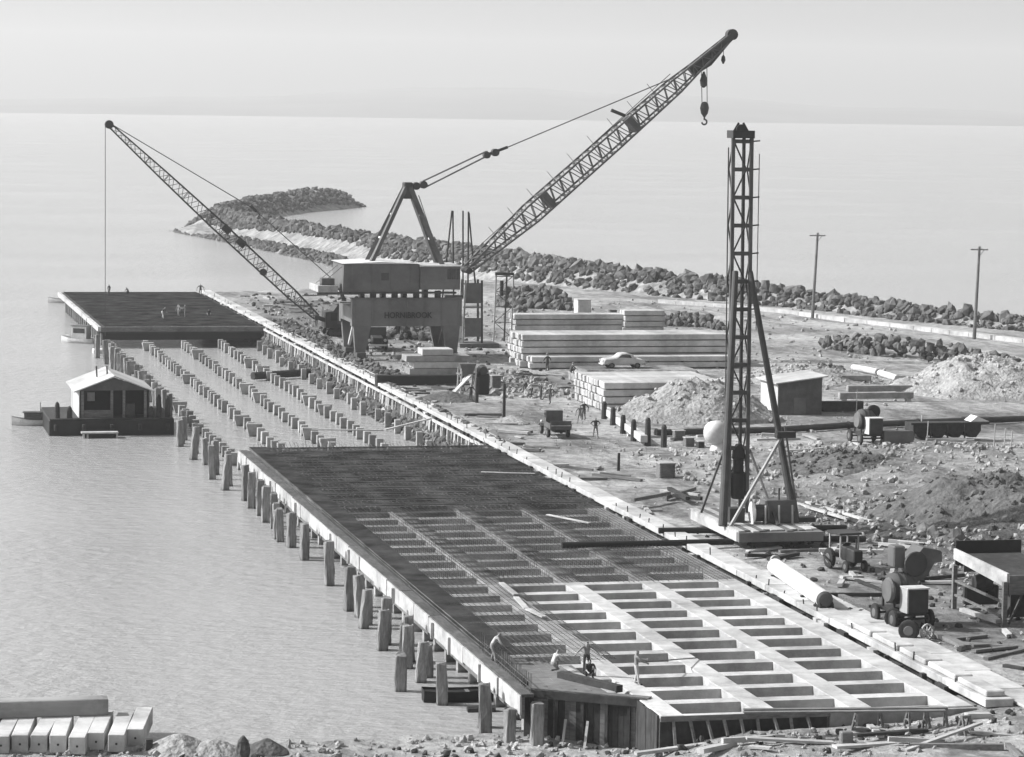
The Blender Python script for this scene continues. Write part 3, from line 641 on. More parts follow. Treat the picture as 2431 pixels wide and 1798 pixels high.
for s in (-1.6, 1.6):
    fl_ = W(802, 566, YB); fr_ = W(963, 570, YB)
    MB().bar((fl_.x, YB+s, fl_.z-.6), (apex.x-.3, YB+s*.25, apex.z), .42).build('mast_leg', 'steelm', pc)
    MB().bar((fr_.x, YB+s, fr_.z-.8), (apex.x+.2, YB+s*.25, apex.z), .48).build('mast_leg', 'steelm', pc)
for k in (.35, .65):
    for (f_, d_) in ((W(802, 566, YB), -.3), (W(963, 570, YB), .2)):
        a = Vector((f_.x, YB-1.6, f_.z-.6)).lerp(Vector((apex.x+d_, YB-.4, apex.z)), k); c = Vector((f_.x, YB+1.6, f_.z-.6)).lerp(Vector((apex.x+d_, YB+.4, apex.z)), k); MB().bar(a, c, .2).build('mast_tie', 'paintl', pc)
MB().box(apex.x-.55, apex.x+.45, YB-.6, YB+.6, apex.z-1.3, apex.z+.5).build('mast_head', 'steel', pc, bevel=.1)
MB().tube(apex+Vector((.9, -.45, .1)), apex+Vector((.9, .45, .1)), .42, n=14).build('sheave', 'steel', pc); MB().tube(apex+Vector((1.7, -.45, .25)), apex+Vector((1.7, .45, .25)), .42, n=14).build('sheave', 'steel', pc)
MB().bar(apex+Vector((0, 0, .1)), apex+Vector((1.9, 0, .25)), .3).build('sheave_arm', 'steel', pc)
MB().bar(apex+Vector((1.2, 0, -.9)), W(958, 560, YB), .08).build('ladder', 'steelm', pc)
# boom
bf = W(1018, 590, YB); bt = W(1596, 78, YB); bd = (bt-bf).normalized(); bup = Vector((-bd.z, 0, bd.x))
pt = lattice(pc, bf, bt, bup, (0, 1, 0), [(0, .25, 1.3), (.24, 1.0, 1.3), (.55, .95, 1.2), (.78, .8, 1.0), (.86, .55, .7), (1, .28, .4)], .19, .10, 56, 'steelm')
MB().prism([pt(.845, 1, 1), pt(1, 1, 1), pt(1, -1, 1), pt(.90, -2.0, 1), pt(.845, -1, 1)], (0, -1, 0), 1.0).build('boom_head', 'steel', pc)
MB().tube(bt+Vector((0, -.5, .1)), bt+Vector((0, .5, .1)), .62, n=16).build('head_sheave', 'steel', pc)
MB().tube(bf+Vector((0, -1.5, 0)), bf+Vector((0, 1.5, 0)), .35, n=12).build('boom_pin', 'steel', pc)
for t_ in (.30, .62): MB().obox(bf.lerp(bt, t_), bd*.35, (0, 1.25, 0), bup*.95).build('splice_frame', 'steelm', pc)
pk = pt(.62, 1, 0)+bup*.3; MB().bar(pk, pk+bup*1.5-bd*.8, .35).build('rope_guide', 'steel', pc)
for k in range(9):
    p_ = pt(.12+k*.075, 1, -1); MB().bar(p_, p_+bup*1.6, .05).build('lamp_rod', 'steelm', pc)
MB().bar(pt(.03, 1, 1)+bup*.5, pt(.8, 1, 1)+bup*.45, .07).build('handrail', 'steelm', pc)
blk = W(1080, 333, YB); anc = pt(.80, 1, 0)
for s in (-.35, .35):
    cable(pc, [apex+Vector((1.7, s, .65)), blk+Vector((-.9, s, .15))], .05, 'luffing_rope'); cable(pc, [apex+Vector((1.7, s, -.15)), blk+Vector((-.7, s, -.3))], .05, 'luffing_rope')
cable(pc, [blk, anc], .065, 'pendant')
MB().tube(blk+Vector((0, -.45, 0)), blk+Vector((0, .45, 0)), .42, n=14).build('bridle_sheave', 'steel', pc); MB().tube(blk+Vector((-.95, -.45, -.3)), blk+Vector((-.95, .45, -.3)), .38, n=14).build('bridle_sheave', 'steel', pc)
MB().bar(blk+Vector((-1, 0, -.3)), blk+Vector((1.4, 0, .6)), .3).build('bridle_bar', 'steel', pc)
h0 = W(1535, 182, YB); h1 = W(1537, 236, YB)
cable(pc, [(h0.x-.33, YB, pt(.9, -1, 0).z), (h1.x-.3, YB, h1.z+.4)], .045, 'hoist_rope'); cable(pc, [(h0.x+.33, YB, pt(.9, -1, 0).z), (h1.x+.3, YB, h1.z+.4)], .045, 'hoist_rope')
MB().lathe((h0.x, YB, h0.z), (0, 0, 1), [(-.5, .1), (-.3, .35), (.3, .45), (.9, .25), (1.3, .1)], 10).build('upper_block', 'steel', pc)
MB().lathe((h1.x, YB, h1.z), (0, 0, 1), [(-1.0, .12), (-.6, .4), (.0, .52), (.5, .4), (.7, .15)], 12).build('hook_block', 'steel', pc)
hk = MB()
for a0 in range(9):
    a, c = math.radians(100-a0*30), math.radians(100-(a0+1)*30); cc = Vector((h1.x, YB, h1.z-1.55)); hk.tube(cc+Vector((math.cos(a)*.3, 0, math.sin(a)*.3)), cc+Vector((math.cos(c)*.3, 0, math.sin(c)*.3)), .1, n=7)
hk.tube((h1.x, YB, h1.z-1.3), (h1.x, YB, h1.z-.8), .1, n=7); hk.build('hook', 'steelm', pc)
j0 = W(1578, 130, YB); cable(pc, [(j0.x, YB, pt(.97, -1, 0).z), j0], .04, 'whip_rope'); MB().lathe(j0, (0, 0, 1), [(-.5, .08), (-.1, .26), (.3, .2), (.5, .06)], 9).build('whip_ball', 'steel', pc)
# ------------------------------------------------------------------ crawler crane
YK = 215.
kb = W(733, 733, YK); kc = thing('crawler_crane', 'dark crawler crane with a long thin lattice boom reaching over the far deck', 'crane', (kb.x, YK+1.5, 0))
x0, x1 = W(715, 700, YK).x, W(757, 700, YK).x
for yy in (YK-.3, YK+2.8):
    b = MB(); n = 16; pr = []
    for i in range(n+1):
        a = math.pi/2+math.pi*i/n; pr.append((x0+.3+math.cos(a)*.45, yy, .5+math.sin(a)*.45))
    for i in range(n+1):
        a = -math.pi/2+math.pi*i/n; pr.append((x1-.3+math.cos(a)*.45, yy, .5+math.sin(a)*.45))
    tr_ = b.prism(pr, (0, 1, 0), .6).build('track', 'black', kc)
    for i in range(4): MB().tube((x0+.4+i*(x1-x0-.8)/3, yy-.06, .42), (x0+.4+i*(x1-x0-.8)/3, yy+.66, .42), .26, n=10).build('track_wheel', 'steel', tr_)
MB().box(x0+.3, x1-.3, YK+.25, YK+2.85, .45, 1.05).build('undercarriage', 'steel', kc)
bd_ = MB().prism([(x0-.3, YK-.3, 1.1), (x1+.6, YK-.3, 1.1), (x1+.8, YK-.3, 1.5), (x1+.8, YK-.3, 3.5), (x1+.3, YK-.3, 3.9), (x0+1.2, YK-.3, 3.9), (x0+.6, YK-.3, 3.1), (x0-.3, YK-.3, 3.0)], (0, 1, 0), 3.1).build('body', 'steel', kc)
MB().box(x0+1.0, x1+.4, YK-.4, YK+2.9, 3.905, 4.0).build('roof', 'steelm', bd_)
MB().box(x0+.3, x0+1.1, YK-.36, YK-.302, 2.0, 2.95).build('window', 'glass', bd_)
MB().box(x1-1.2, x1-.2, YK-.36, YK-.302, 1.6, 3.2).build('door', 'steelm', bd_)
kf = W(690, 692, YK+.5); kt = W(238, 272, YK+.5); kd = (kt-kf).normalized(); ku = Vector((kd.z, 0, -kd.x)); ku = ku if ku.z > 0 else -ku
ptk = lattice(kc, kf, kt, ku, (0, 1, 0), [(0, .35, .6), (.12, .62, .65), (.5, .66, .65), (.75, .5, .5), (1, .22, .3)], .13, .065, 44, 'steel')
MB().tube(kt+Vector((0, -.4, 0)), kt+Vector((0, .4, 0)), .5, n=16).build('head_sheave', 'steel', kc)
MB().tube(kf+Vector((0, -.8, 0)), kf+Vector((0, .8, 0)), .3, n=12).build('boom_pin', 'steel', kc)
MB().bar((x0, YK+.5, 1.9), kf, .5, .5).build('boom_foot', 'steel', kc)
for t_ in (.45, .38): MB().obox(ptk(t_, .6, 0), kd*.55, (0, .5, 0), ku*.4).build('splice_frame', 'steel', kc)
q = W(574, 594, YK+.5); MB().tube(q+Vector((0, -.35, 0)), q+Vector((0, .35, 0)), .42, n=14).build('guide_sheave', 'steel', kc)
gx = W(730, 655, YK+.5); gt = Vector((x0+1.4, YK+.5, 6.2))
for s in (-.9, .9): MB().bar((x0+2.2, YK+.8+s, 3.9), gt+Vector((0, s*.6, 0)), .16).build('gantry_leg', 'steel', kc); MB().bar((x1, YK+.8+s, 3.9), gt+Vector((0, s*.6, 0)), .12).build('gantry_leg', 'steel', kc)
kblk = W(552, 455, YK+.5)
for s in (-.3, .3): cable(kc, [kt+Vector((0, s, .2)), kblk+Vector((0, s, 0))], .045, 'pendant'); cable(kc, [kblk+Vector((0, s, 0)), gt+Vector((0, s, 0))], .035, 'luffing_rope')
MB().obox(kblk, kd*.5, (0, .45, 0), ku*.15).build('bridle_bar', 'steel', kc)
rp_ = W(232, 640, YK+.5); cable(kc, [kt+Vector((-.45, 0, 0)), (kt.x-.42, kt.y, .2)], .04, 'hoist_rope')
# ------------------------------------------------------------------ pile driving rig beside the coping
rg = thing('pile_driver', 'tall pile driving frame with lattice leaders, stout raking legs and winch platform', 'pile driver', (28.5, 51, .45))
ZP = 1.25; p0 = D(1612, 1186, .5); p1 = D(1790, 1184, .5); RX0, RX1, RY0, RY1 = p0.x, p1.x+.3, p0.y, p0.y+11.2
fr_ = MB().box(RX0, RX1, RY0, RY0+.5, .55, 1.15).build('front_sill', 'paint', rg, bevel=.02)
MB().box(RX0, RX1, RY1-.5, RY1, .55, 1.15).build('rear_sill', 'paint', rg)
MB().box(RX0-.02, RX0+.5, RY0+.5, RY1-.5, .55, 1.15).build('side_sill', 'tlight', rg); MB().box(RX1-.5, RX1, RY0+.5, RY1-.5, .55, 1.15).build('side_sill', 'tmid', rg)
x = RX0+.05
while x < RX1-.2:
    MB().box(x, x+.42, RY0+.1+random.random()*.8, RY1-.2, 1.152, 1.23+random.random()*.02).build('deck_plank', 'tlight' if random.random() < .6 else 'tmid', rg); x += .45
lb = D(1607, 1118, ZP); YL = lb.y; lz = W(1617, 302, YL).z; lxa, lxb = W(1592, 700, YL).x, W(1639, 700, YL).x
lean = (W(1619, 310, YL).x-W(1609, 1100, YL).x)/(lz-ZP)
def lp(x, dy, z): return Vector((x+lean*(z-12), YL+dy, z))
for (x, dy) in ((lxa+.1, 0), (lxb-.12, 0), (lxa+.35, .9), (lxb-.35, .9)):
    MB().bar(lp(x, dy, ZP), lp(x, dy, lz), .17 if dy else .22).build('leader', 'steelm', rg)
nb = 13; lb_ = MB()
for k in range(nb):
    z0, z1 = ZP+.6+(lz-ZP-.8)*k/nb, ZP+.6+(lz-ZP-.8)*(k+1)/nb
    MB().bar(lp(lxa+.1, .05, z1), lp(lxb-.12, .05, z1), .14, .26).build('cross_tie', 'steelm', rg)
    MB().bar(lp(lxa+.1, .0, z1), lp(lxa+.35, .9, z1), .12).build('cross_tie', 'steel', rg); MB().bar(lp(lxb-.12, .0, z1), lp(lxb-.35, .9, z1), .12).build('cross_tie', 'steel', rg)
    a, c = (lxa+.3, lxb-.3) if k % 2 else (lxb-.3, lxa+.3)
    MB().bar(lp(a, .5, z0), lp(c, .5, z1), .09).build('diagonal', 'steel', rg)
    for (xx) in (lxa+.1, lxb-.12):
        aa, bb = (0, .9) if k % 2 else (.9, 0); MB().bar(lp(xx, aa, z0), lp(xx, bb, z1), .08).build('diagonal', 'steel', rg)
    if k > 5: MB().bar(lp(lxb-.1, 0, z1), lp(lxb+.45, 0, z1+.05), .09).build('step_bracket', 'steel', rg)
MB().bar(lp(lxb+.35, 0, ZP+12), lp(lxb+.42, .0, lz-1), .045).build('ladder_rope', 'rope', rg)
MB().bar(lp(lxa-.12, .3, ZP+1), lp(lxa-.12, .3, lz-.6), .07).build('ladder', 'steelm', rg)
MB().box(lp(lxa, 0, lz).x, lp(lxb, 0, lz).x, YL-.3, YL+1.1, lz, lz+.5).build('head_frame', 'steel', rg)
MB().tube(lp((lxa+lxb)/2, .2, lz+.55), lp((lxa+lxb)/2, .7, lz+.55), .36, n=14).build('head_sheave', 'steel', rg)
for s in (-.5, .5): MB().bar(lp((lxa+lxb)/2+s, .4, lz+.4), lp((lxa+lxb)/2+s*.3, .4, lz+1.0), .12).build('sheave_bracket', 'steel', rg)
zt = W(1605, 592, YL).z; la = D(1565, 1140, ZP); ra = D(1722, 1135, ZP)
la.y = min(la.y, RY1-.6); ra.x = min(ra.x, RX1-.35); 
MB().tube((la.x, la.y-1.2, ZP-.05), lp(lxa+.25, -.35, zt), .29, .2, 12).build('raking_leg', 'steel', rg)
MB().tube((ra.x, ra.y-1.2, ZP-.05), lp(lxb-.2, -.3, zt), .25, .18, 12).build('raking_leg', 'steel', rg)
MB().tube((ra.x+.3, ra.y-1.0, ZP), D(1697, 925, 0).lerp(D(1697, 925, 0), 0)*0+Vector((ra.x-.55, ra.y-.3, 7.4)), .07, n=6).build('stay_rod', 'steelm', rg)
s0 = Vector((ra.x-.95, ra.y-.8, 6.7)); MB().bar(Vector((la.x+.35, la.y-1.7, ZP)), s0, .16).build('diagonal_strut', 'tlight', rg)
MB().bar(lp((lxa+lxb)/2+.7, -.2, 5.4), (ra.x-1.5, ra.y-2.2, ZP), .13).build('diagonal_strut', 'steelm', rg)
MB().bar((RX0+.1, RY1-2.5, ZP), lp(lxa, .1, 6.0), .13).build('diagonal_strut', 'steelm', rg)
MB().box(s0.x-.35, s0.x+.9, s0.y-.3, s0.y+.3, s0.z, s0.z+.4).build('leg_clamp', 'steel', rg)
hm_ = lp((lxa+lxb)/2, .15, 0); MB().lathe((hm_.x, hm_.y, ZP+.9), (0, 0, 1), [(0, .42), (.3, .5), (1.7, .5), (1.8, .36), (2.6, .36), (2.7, .46), (3.1, .42), (3.6, .2)], 12).build('hammer', 'black', rg)
cable(rg, [(hm_.x, hm_.y, ZP+4.4), (hm_.x+lean*20, hm_.y, lz+.3)], .03, 'hammer_rope')
wx = ra.x-1.9; wy = RY0+3.4
wn = MB().box(wx, wx+1.9, wy, wy+1.6, ZP, ZP+1.45).build('engine_box', 'steelm', rg, bevel=.04)
MB().tube((wx-.9, wy+.2, ZP+.65), (wx-.1, wy+.2, ZP+.65), .55, n=14).build('winch_drum', 'steel', rg); MB().tube((wx-.98, wy+.2, ZP+.65), (wx-.9, wy+.2, ZP+.65), .75, n=16).build('drum_flange', 'paintl', rg)
MB().tube((wx-.1, wy+.2, ZP+.65), (wx-.02, wy+.2, ZP+.65), .75, n=16).build('drum_flange', 'steelm', rg)
MB().tube((wx+.9, wy+.4, ZP+1.45), (wx+.9, wy+.4, ZP+2.2), .06, n=7).build('exhaust', 'steel', rg)
MB().box(wx-2.3, wx-1.3, wy+.6, wy+1.5, ZP, ZP+.9).build('tool_box', 'steel', rg)
MB().box(wx+2.0, wx+3.3, wy+.1, wy+.8, ZP, ZP+.3).build('grating', 'steel', rg)
for k in range(3): MB().bar((wx-.2+k*.9, wy-.35, ZP), (wx-.25+k*.9, wy-.4, ZP+1.2), .1).build('lever', 'tlight', rg)
# long skid tubes under the rig
for (a, c, z, lab) in [((1226, 1190), (1600, 1182), .36, 'long black skid tube reaching from under the rig out over the wharf'), ((1437, 1158), (1690, 1156), .36, 'shorter black skid tube under the far side of the rig'), ((1690, 1153), (1846, 1152), .30, 'black tube sticking out behind the rig platform'), ((1760, 1176), (1888, 1176), .30, 'black tube end lying landward of the rig platform')]:
    p, q = D(*a, z), D(*c, z); o = MB().tube(p, q, .20, n=10).build('skid_tube', 'black'); recenter(o, (p+q)/2); tag(o, lab, 'pipe')
# ------------------------------------------------------------------ second, smaller pile frame behind the portal crane
YF = 200.
sf = thing('derrick_tower', 'panelled pile frame tower with three thin masts behind the portal crane', 'pile frame', (39.5, YF, 0))
xa, xb = W(1010, 700, YF).x, W(1052, 700, YF).x
for (x, dy, tp) in ((xa, 0, 612), (xb, 0, 612), (xa, 2.2, 612), (xb, 2.2, 612)): MB().bar((x, YF+dy, 0), (x+(.25 if x == xa else -.1), YF+dy, W(1010, tp, YF).z), .22).build('post', 'tlight' if x == xa else 'steel', sf)
for (ya, yb) in ((662, 620), (735, 694)):
    MB().box(xa+.25, xb-.05, YF-.1, YF+.1, W(1030, ya, YF).z, W(1030, yb, YF).z).build('panel', 'paint', sf)
MB().prism([(xa-.9, YF+.2, W(1030, 738, YF).z), (xa+.1, YF+.2, W(1030, 738, YF).z), (xa+.05, YF+.2, W(1030, 690, YF).z), (xa-.45, YF+.2, W(1030, 690, YF).z)], (0, 1, 0), 1.6).build('side_hopper', 'paintl', sf)
for z in (2.2, 4.6, 7.3): MB().bar((xa, YF, z), (xb, YF, z), .16).build('cross_tie', 'steelm', sf)
for (x0_, y0_, x1_, y1_) in ((975, 560, 986, 460), (989, 570, 988, 460), (1010, 600, 1010, 460), (1021, 600, 1022, 462), (1034, 590, 1023, 465), (1040, 640, 1030, 560)):
    a, c = W(x0_, y0_, YF+1.5), W(x1_, y1_, YF+1.5)
    a2 = a+(a-c).normalized()*(a.z-5.5 if a.z > 6 else 0); MB().bar(a2, c, .16).build('mast', 'steel', sf)
MB().box(W(975, 600, YF+1.3).x-.2, xb, YF+1.3, YF+1.7, 5.6, 5.9).build('mast_beam', 'steelm', sf)
MB().box(xa-.6, xb+1.8, YF-1.2, YF+3.4, .0, .45).build('skid_base', 'tmid', sf)
gf = thing('gate_frame', 'light open steel gate frame beside the panelled pile frame', 'frame', (45.5, 206, 0))
xa, xb = W(1079, 700, 206).x, W(1117, 700, 206).x; zt2 = W(1095, 598, 206).z
for (x, dy) in ((xa, 0), (xb, 0), (xa+.3, 1.4), (xb-.5, 1.4)): MB().bar((x-.1, 206+dy, 0), (x+.12, 206+dy, zt2), .17).build('post', 'tlight' if dy == 0 else 'steel', gf)
MB().bar((xa, 206, zt2), (xb+.15, 206, zt2), .3).build('head_beam', 'steel', gf); MB().bar((xa+.3, 207.4, zt2), (xb-.5, 207.4, zt2), .25).build('head_beam', 'steel', gf)
for k in range(4):
    z0, z1 = .6+k*1.8, 2.4+k*1.8; a, c = (xa, xb) if k % 2 else (xb, xa); MB().bar((a, 206, z0), (c, 206, z1), .07).build('diagonal', 'steel', gf); MB().bar((xa, 206, z1), (xb, 206, z1), .09).build('cross_tie', 'steel', gf)
MB().tube((xa+.9, 206.4, zt2-2.6), (xa+.9, 206.4, zt2-.8), .22, n=9).build('drop_weight', 'black', gf)
# ------------------------------------------------------------------ stacks of precast piles
def beam_set(x0, L, y0, ny, z0, nl, w, h, gapz, label, group, name='precast_pile', material='conc', skip=None, jit=.25, wy=None):
    src = None; wy = wy or w
    for l in range(nl):
        for j in range(ny):
            if 0 < l < nl-1 and j > 0 and False: continue
            if skip and skip(l, j): continue
            loc = (x0+random.uniform(-jit, jit), y0+j*(wy+.03), z0+l*(h+gapz)); lab = label(l, j, nl, ny)
            if src is None:
                src = MB().box(0, L, -w/2, w/2, 0, h).build(name, material, bevel=.05); src.location = loc; tag(src, lab, 'concrete pile', group)
            else: dup(src, loc, rz=random.uniform(-.002, .002), label=lab)
    return src
def bearers(x0, x1, n, y0, y1, zs, label, group):
    src = None
    for z in zs:
        for k in range(n):
            x = x0+(x1-x0)*k/(n-1); loc = (x, (y0+y1)/2, z)
            if src is None: src = MB().box(-.1, .1, -(y1-y0)/2, (y1-y0)/2, -.002, .075).build('bearer', 'tdark'); src.location = loc; tag(src, label, 'timber', group)
            else: dup(src, loc)
def lab_stack(where):
    def f(l, j, nl, ny):
        if j == 0: return ['bottom', 'second', 'third', 'fourth', 'fifth', 'sixth'][l]+' layer pile on the front face of '+where
        return ('top layer' if l == nl-1 else 'inner')+' pile behind the front row of '+where
    return f
# big stack: low front tier, high rear tier
p = D(1145, 806); LB = W(1600, 800, p.y).x-p.x
beam_set(p.x+.6, LB-.2, p.y, 3, .12, 2, .62, .56, .10, lab_stack('the big stack, low front tier'), 'piles in the low front tier of the big stack')
beam_set(p.x+.0, LB+.2, p.y+2.3, 9, .12, 5, .62, .60, .10, lab_stack('the big stack, high rear tier'), 'piles in the high rear tier of the big stack', skip=lambda l, j: (j > 1 and l < 4) and False)
bearers(p.x+2, p.x+LB-2, 6, p.y-.4, p.y+7, (.03, .72+.0), 'dark timber bearer packed between layers of the big pile stack', 'bearers in the big pile stack')
# middle stack with its white end wall
p2 = D(1316, 898); 
beam_set(p2.x, 11.5, p2.y, 17, .05, 4, .62, .58, .10, lab_stack('the middle stack half buried in gravel'), 'piles in the middle stack', jit=.14)
# stacks behind
p3 = D(1122, 727); beam_set(p3.x, 15.2, p3.y+.5, 4, .3, 3, .62, .6, .1, lab_stack('the far stack below the white box'), 'piles in the far stack')
p4 = D(1358, 726); beam_set(p4.x, 5.2, p4.y-.5, 3, .1, 4, .62, .6, .1, lab_stack('the short far stack by the rock heap'), 'piles in the short far stack')
# block stack by the coping
p5 = D(893, 829); sx = 1.06
for l, (x0, L, ny) in enumerate([(0, 6.6, 2), (.4, 5.6, 2), (-.35, 6.6, 2), (1.3, 3.2, 2)]):
    for j in range(ny):
        o = MB().box(0, L, -.62, .62, 0, .62).build('concrete_block', 'concd' if l % 2 == 0 else 'conc', bevel=.04); o.location = (p5.x+x0, p5.y+.6+j*1.28, .5+l*.66)
        tag(o, ['wide bottom', 'lower', 'upper', 'short topmost'][l]+' pale slab '+('at the front' if j == 0 else 'at the back')+' of the pile beside the coping', 'slab', 'slabs stacked by the coping')
q0, q1 = D(822, 842), D(997, 840); o = MB().box(q0.x, q1.x, q0.y, q0.y+1.2, -.1, 1.0).build('steel_pontoon', 'black', bevel=.05); recenter(o, (q0.x, q0.y, 0)); tag(o, 'long black steel box lying under the pale slab pile', 'pontoon')
# scattered boxes and bins
def crate(name, x, y, w, d, h, material, label, cat, z=0, batten='tlight'):
    r = thing(name, label, cat, (x, y, z)); MB().box(-w/2, w/2, 0, d, 0, h).build('body', material, r, local=True, bevel=.02)
    MB().box(-w/2-.05, w/2+.05, -.05, d+.05, h+.003, h+.07).build('lid', batten, r, local=True)
    for s in (-1, 1): MB().box(s*w*.4-.05, s*w*.4+.05, -.06, -.003, .02, h-.02).build('batten', material, r, local=True)
    return r
c_ = D(1456, 1046); crate('wooden_crate', c_.x, c_.y, 1.2, 1.1, 1.15, 'tmid', 'square wooden crate alone on bare ground landward of the dark mat', 'crate')
c_ = D(1275, 691); crate('white_hut', c_.x, c_.y, 1.8, 2.2, 2.2, 'paintl', 'small white box hut standing behind the far pile stack', 'hut')
c_ = D(1338, 712); crate('upright_crate', c_.x, c_.y, .9, .9, 2.0, 'steelm', 'tall narrow grey crate between the two far pile stacks', 'crate', batten='steelm')
c_ = D(1083, 850); crate('square_drum_box', c_.x, c_.y, .9, .9, 1.3, 'tmid', 'upright grey box beside the concreting gear near the slab pile', 'crate')
c_ = D(1262, 1000); 
# shed
sa, sb_ = D(1697, 906), D(1789, 904); YS = sa.y; sh = thing('site_shed', 'small skillion shed with side wall coloured as sunlit, front as shaded, and little door', 'shed', (sa.x, YS, 0))
hl = W(1697, 838, YS).z; hr = W(1789, 823, YS).z; w_ = sb_.x-sa.x; dp = 5.2
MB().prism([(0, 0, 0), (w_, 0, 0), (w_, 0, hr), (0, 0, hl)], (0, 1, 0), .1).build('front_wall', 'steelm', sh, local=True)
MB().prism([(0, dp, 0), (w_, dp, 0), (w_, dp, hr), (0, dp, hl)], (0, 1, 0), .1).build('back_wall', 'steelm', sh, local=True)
MB().box(-.02, .1, .103, dp-.003, 0, hl).build('side_wall', 'paintl', sh, local=True); MB().box(w_-.1, w_+.02, .103, dp-.003, 0, hr).build('side_wall', 'steelm', sh, local=True)  # sun-facing wall coloured pale for sunlight, the others dark for shade
MB().prism([(-.4, -.5, hl+.01), (w_+.4, -.5, hr+.06), (w_+.4, -.5, hr+.16), (-.4, -.5, hl+.11)], (0, 1, 0), dp+.9).build('roof', 'roofm', sh, local=True)
MB().box(w_*.36, w_*.63, -.04, -.003, .05, 1.55).build('door', 'paint', sh, local=True)
# ------------------------------------------------------------------ utility poles
for (bx, by, tx, ty, lab) in [(1772, 694, 1784, 508, 'bare timber power pole with one cross-arm beside the sea wall, nearer the pile stacks'), (2125, 740, 2137, 538, 'bare timber power pole with one cross-arm behind the long rock heap')]:
    b0 = D(bx, by); tp = W(tx, ty, b0.y); r = thing('utility_pole', lab, 'pole', tuple(b0), group='power poles along the sea wall')
    MB().tube(b0-Vector((0, 0, .4)), tp, .24, .15, 10).build('pole', 'tmid', r); dv = (tp-b0).normalized(); ca = b0.lerp(tp, .965)
    ar = MB().bar(ca-Vector((1.05, -.2, 0)), ca+Vector((1.05, -.2, 0)), .13).build('cross_arm', 'tmid', r)
    for s in (-.9, -.3, .3, .9): MB().lathe(ca+Vector((s, -s*.19, .07)), (0, 0, 1), [(0, .04), (.1, .07), (.18, .03)], 7).build('insulator', 'paintl', ar)
    MB().bar(ca+Vector((.6, -.1, -.02)), ca-dv*.9, .06).build('arm_brace', 'tmid', r)
# ------------------------------------------------------------------ floating workshop and boats
YB0 = 135.4; bx0, bx1 = W(107, 930, YB0).x, W(380, 930, YB0).x
fb = thing('floating_workshop', 'dark floating barge carrying an open-fronted gabled hut', 'barge', ((bx0+bx1)/2, YB0+5, WATER))
hu = MB().prism([(bx0, YB0, WATER-.6), (bx1, YB0, WATER-.6), (bx1, YB0, WATER+1.45), (bx0, YB0, WATER+1.45)], (0, 1, 0), 11).build('hull', 'black', fb, bevel=.08)
ZD = WATER+1.46
MB().box(bx0+.05, bx1-.05, YB0+.05, YB0+10.9, ZD+.001, ZD+.06).build('deck', 'tdark', fb)
for k in range(5):
    x = bx0+.6+k*(bx1-bx0-1.2)/4; MB().lathe((x, YB0-.12, WATER+.75), (0, 0, 1), [(-.3, .1), (-.25, .2), (.25, .2), (.3, .1)], 9).build('fender', 'rubber', hu)
hx0_, hx1_ = W(172, 880, YB0+.8).x, W(326, 880, YB0+.8).x; ze = W(165, 853, YB0+.8).z; zr_ = W(248, 822, YB0+.8).z; hy0, hy1 = YB0+.9, YB0+9.8; xm_ = (hx0_+hx1_)/2
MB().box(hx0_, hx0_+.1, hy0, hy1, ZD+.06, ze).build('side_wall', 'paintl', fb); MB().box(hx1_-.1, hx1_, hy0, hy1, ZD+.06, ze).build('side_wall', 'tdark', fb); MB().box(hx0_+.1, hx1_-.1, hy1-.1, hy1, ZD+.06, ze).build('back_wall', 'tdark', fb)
MB().box(hx0_+.11, hx1_-.11, hy0+3.0, hy0+3.1, ZD+.06, ze-.01).build('interior_shade', 'black', fb)  # black sheet added as the shade inside the open hut
MB().prism([(hx0_, hy0, ze), (hx1_, hy0, ze), (xm_, hy0, zr_-.1)], (0, 1, 0), .1).build('gable', 'steelm', fb)
for s in (-1, 1):
    xe = xm_+s*(hx1_-xm_+.45); zo = ze-.12
    MB().prism([(xe, hy0-.6, zo), (xm_, hy0-.6, zr_), (xm_, hy0-.6, zr_+.1), (xe, hy0-.6, zo+.1)], (0, 1, 0), hy1-hy0+1.0).build('roof_slope', 'roofm', fb)
for x in (hx0_+.35, xm_-.2, xm_+.9, hx1_-.35): MB().box(x-.12, x+.12, hy0+.0, hy0+.2, ZD+.06, ze).build('post', 'tmid', fb)
MB().box(hx0_+.5, xm_-.3, hy0+.05, hy0+.15, ZD+.06, ZD+.75).build('counter', 'tmid', fb); MB().box(xm_+1.2, xm_+2.0, hy0+1.2, hy0+1.8, ZD+.06, ZD+1.2).build('workbench', 'steelm', fb)
MB().box(hx0_+1.0, hx0_+1.7, hy0+2.9, hy0+2.99, ZD+1.3, ZD+2.1).build('back_window', 'paintl', fb)
for (x, hgt) in ((bx0+.8, 1.5), (bx0+1.9, 1.1), (bx1-.5, 2.0), (bx1-1.3, 2.1), (bx1-2.0, 1.0)): MB().lathe((x, YB0+.9, ZD+.05), (0, 0, 1), [(0, .26), (hgt*.6, .24), (hgt*.85, .2), (hgt, .07)], 9).build('mooring_post', 'tdark', fb)
for dx in (-.7, .25): MB().tube((xm_+dx-.6, hy0+3, zr_-.3), (xm_+dx-.65, hy0+3, zr_+.7), .07, n=7).build('flue', 'steel', fb)
a, c = W(178, 941, YB0-2.2), W(258, 941, YB0-2.2); o = thing('landing_stage', 'little pale plank landing stage floating before the dark barge', 'landing stage', (a.x, YB0-2.2, WATER))
MB().box(a.x, c.x, YB0-2.4, YB0-1.3, WATER+.42, WATER+.55).build('deck', 'tlight', o)
for x in (a.x+.1, a.x+.45, c.x-.2): MB().box(x, x+.16, YB0-2.38, YB0-2.2, WATER-.2, WATER+.418).build('leg', 'tlight', o)
MB().box(a.x+.3, c.x-.1, YB0-2.1, YB0-1.5, WATER-.2, WATER+.3).build('float', 'tdark', o)
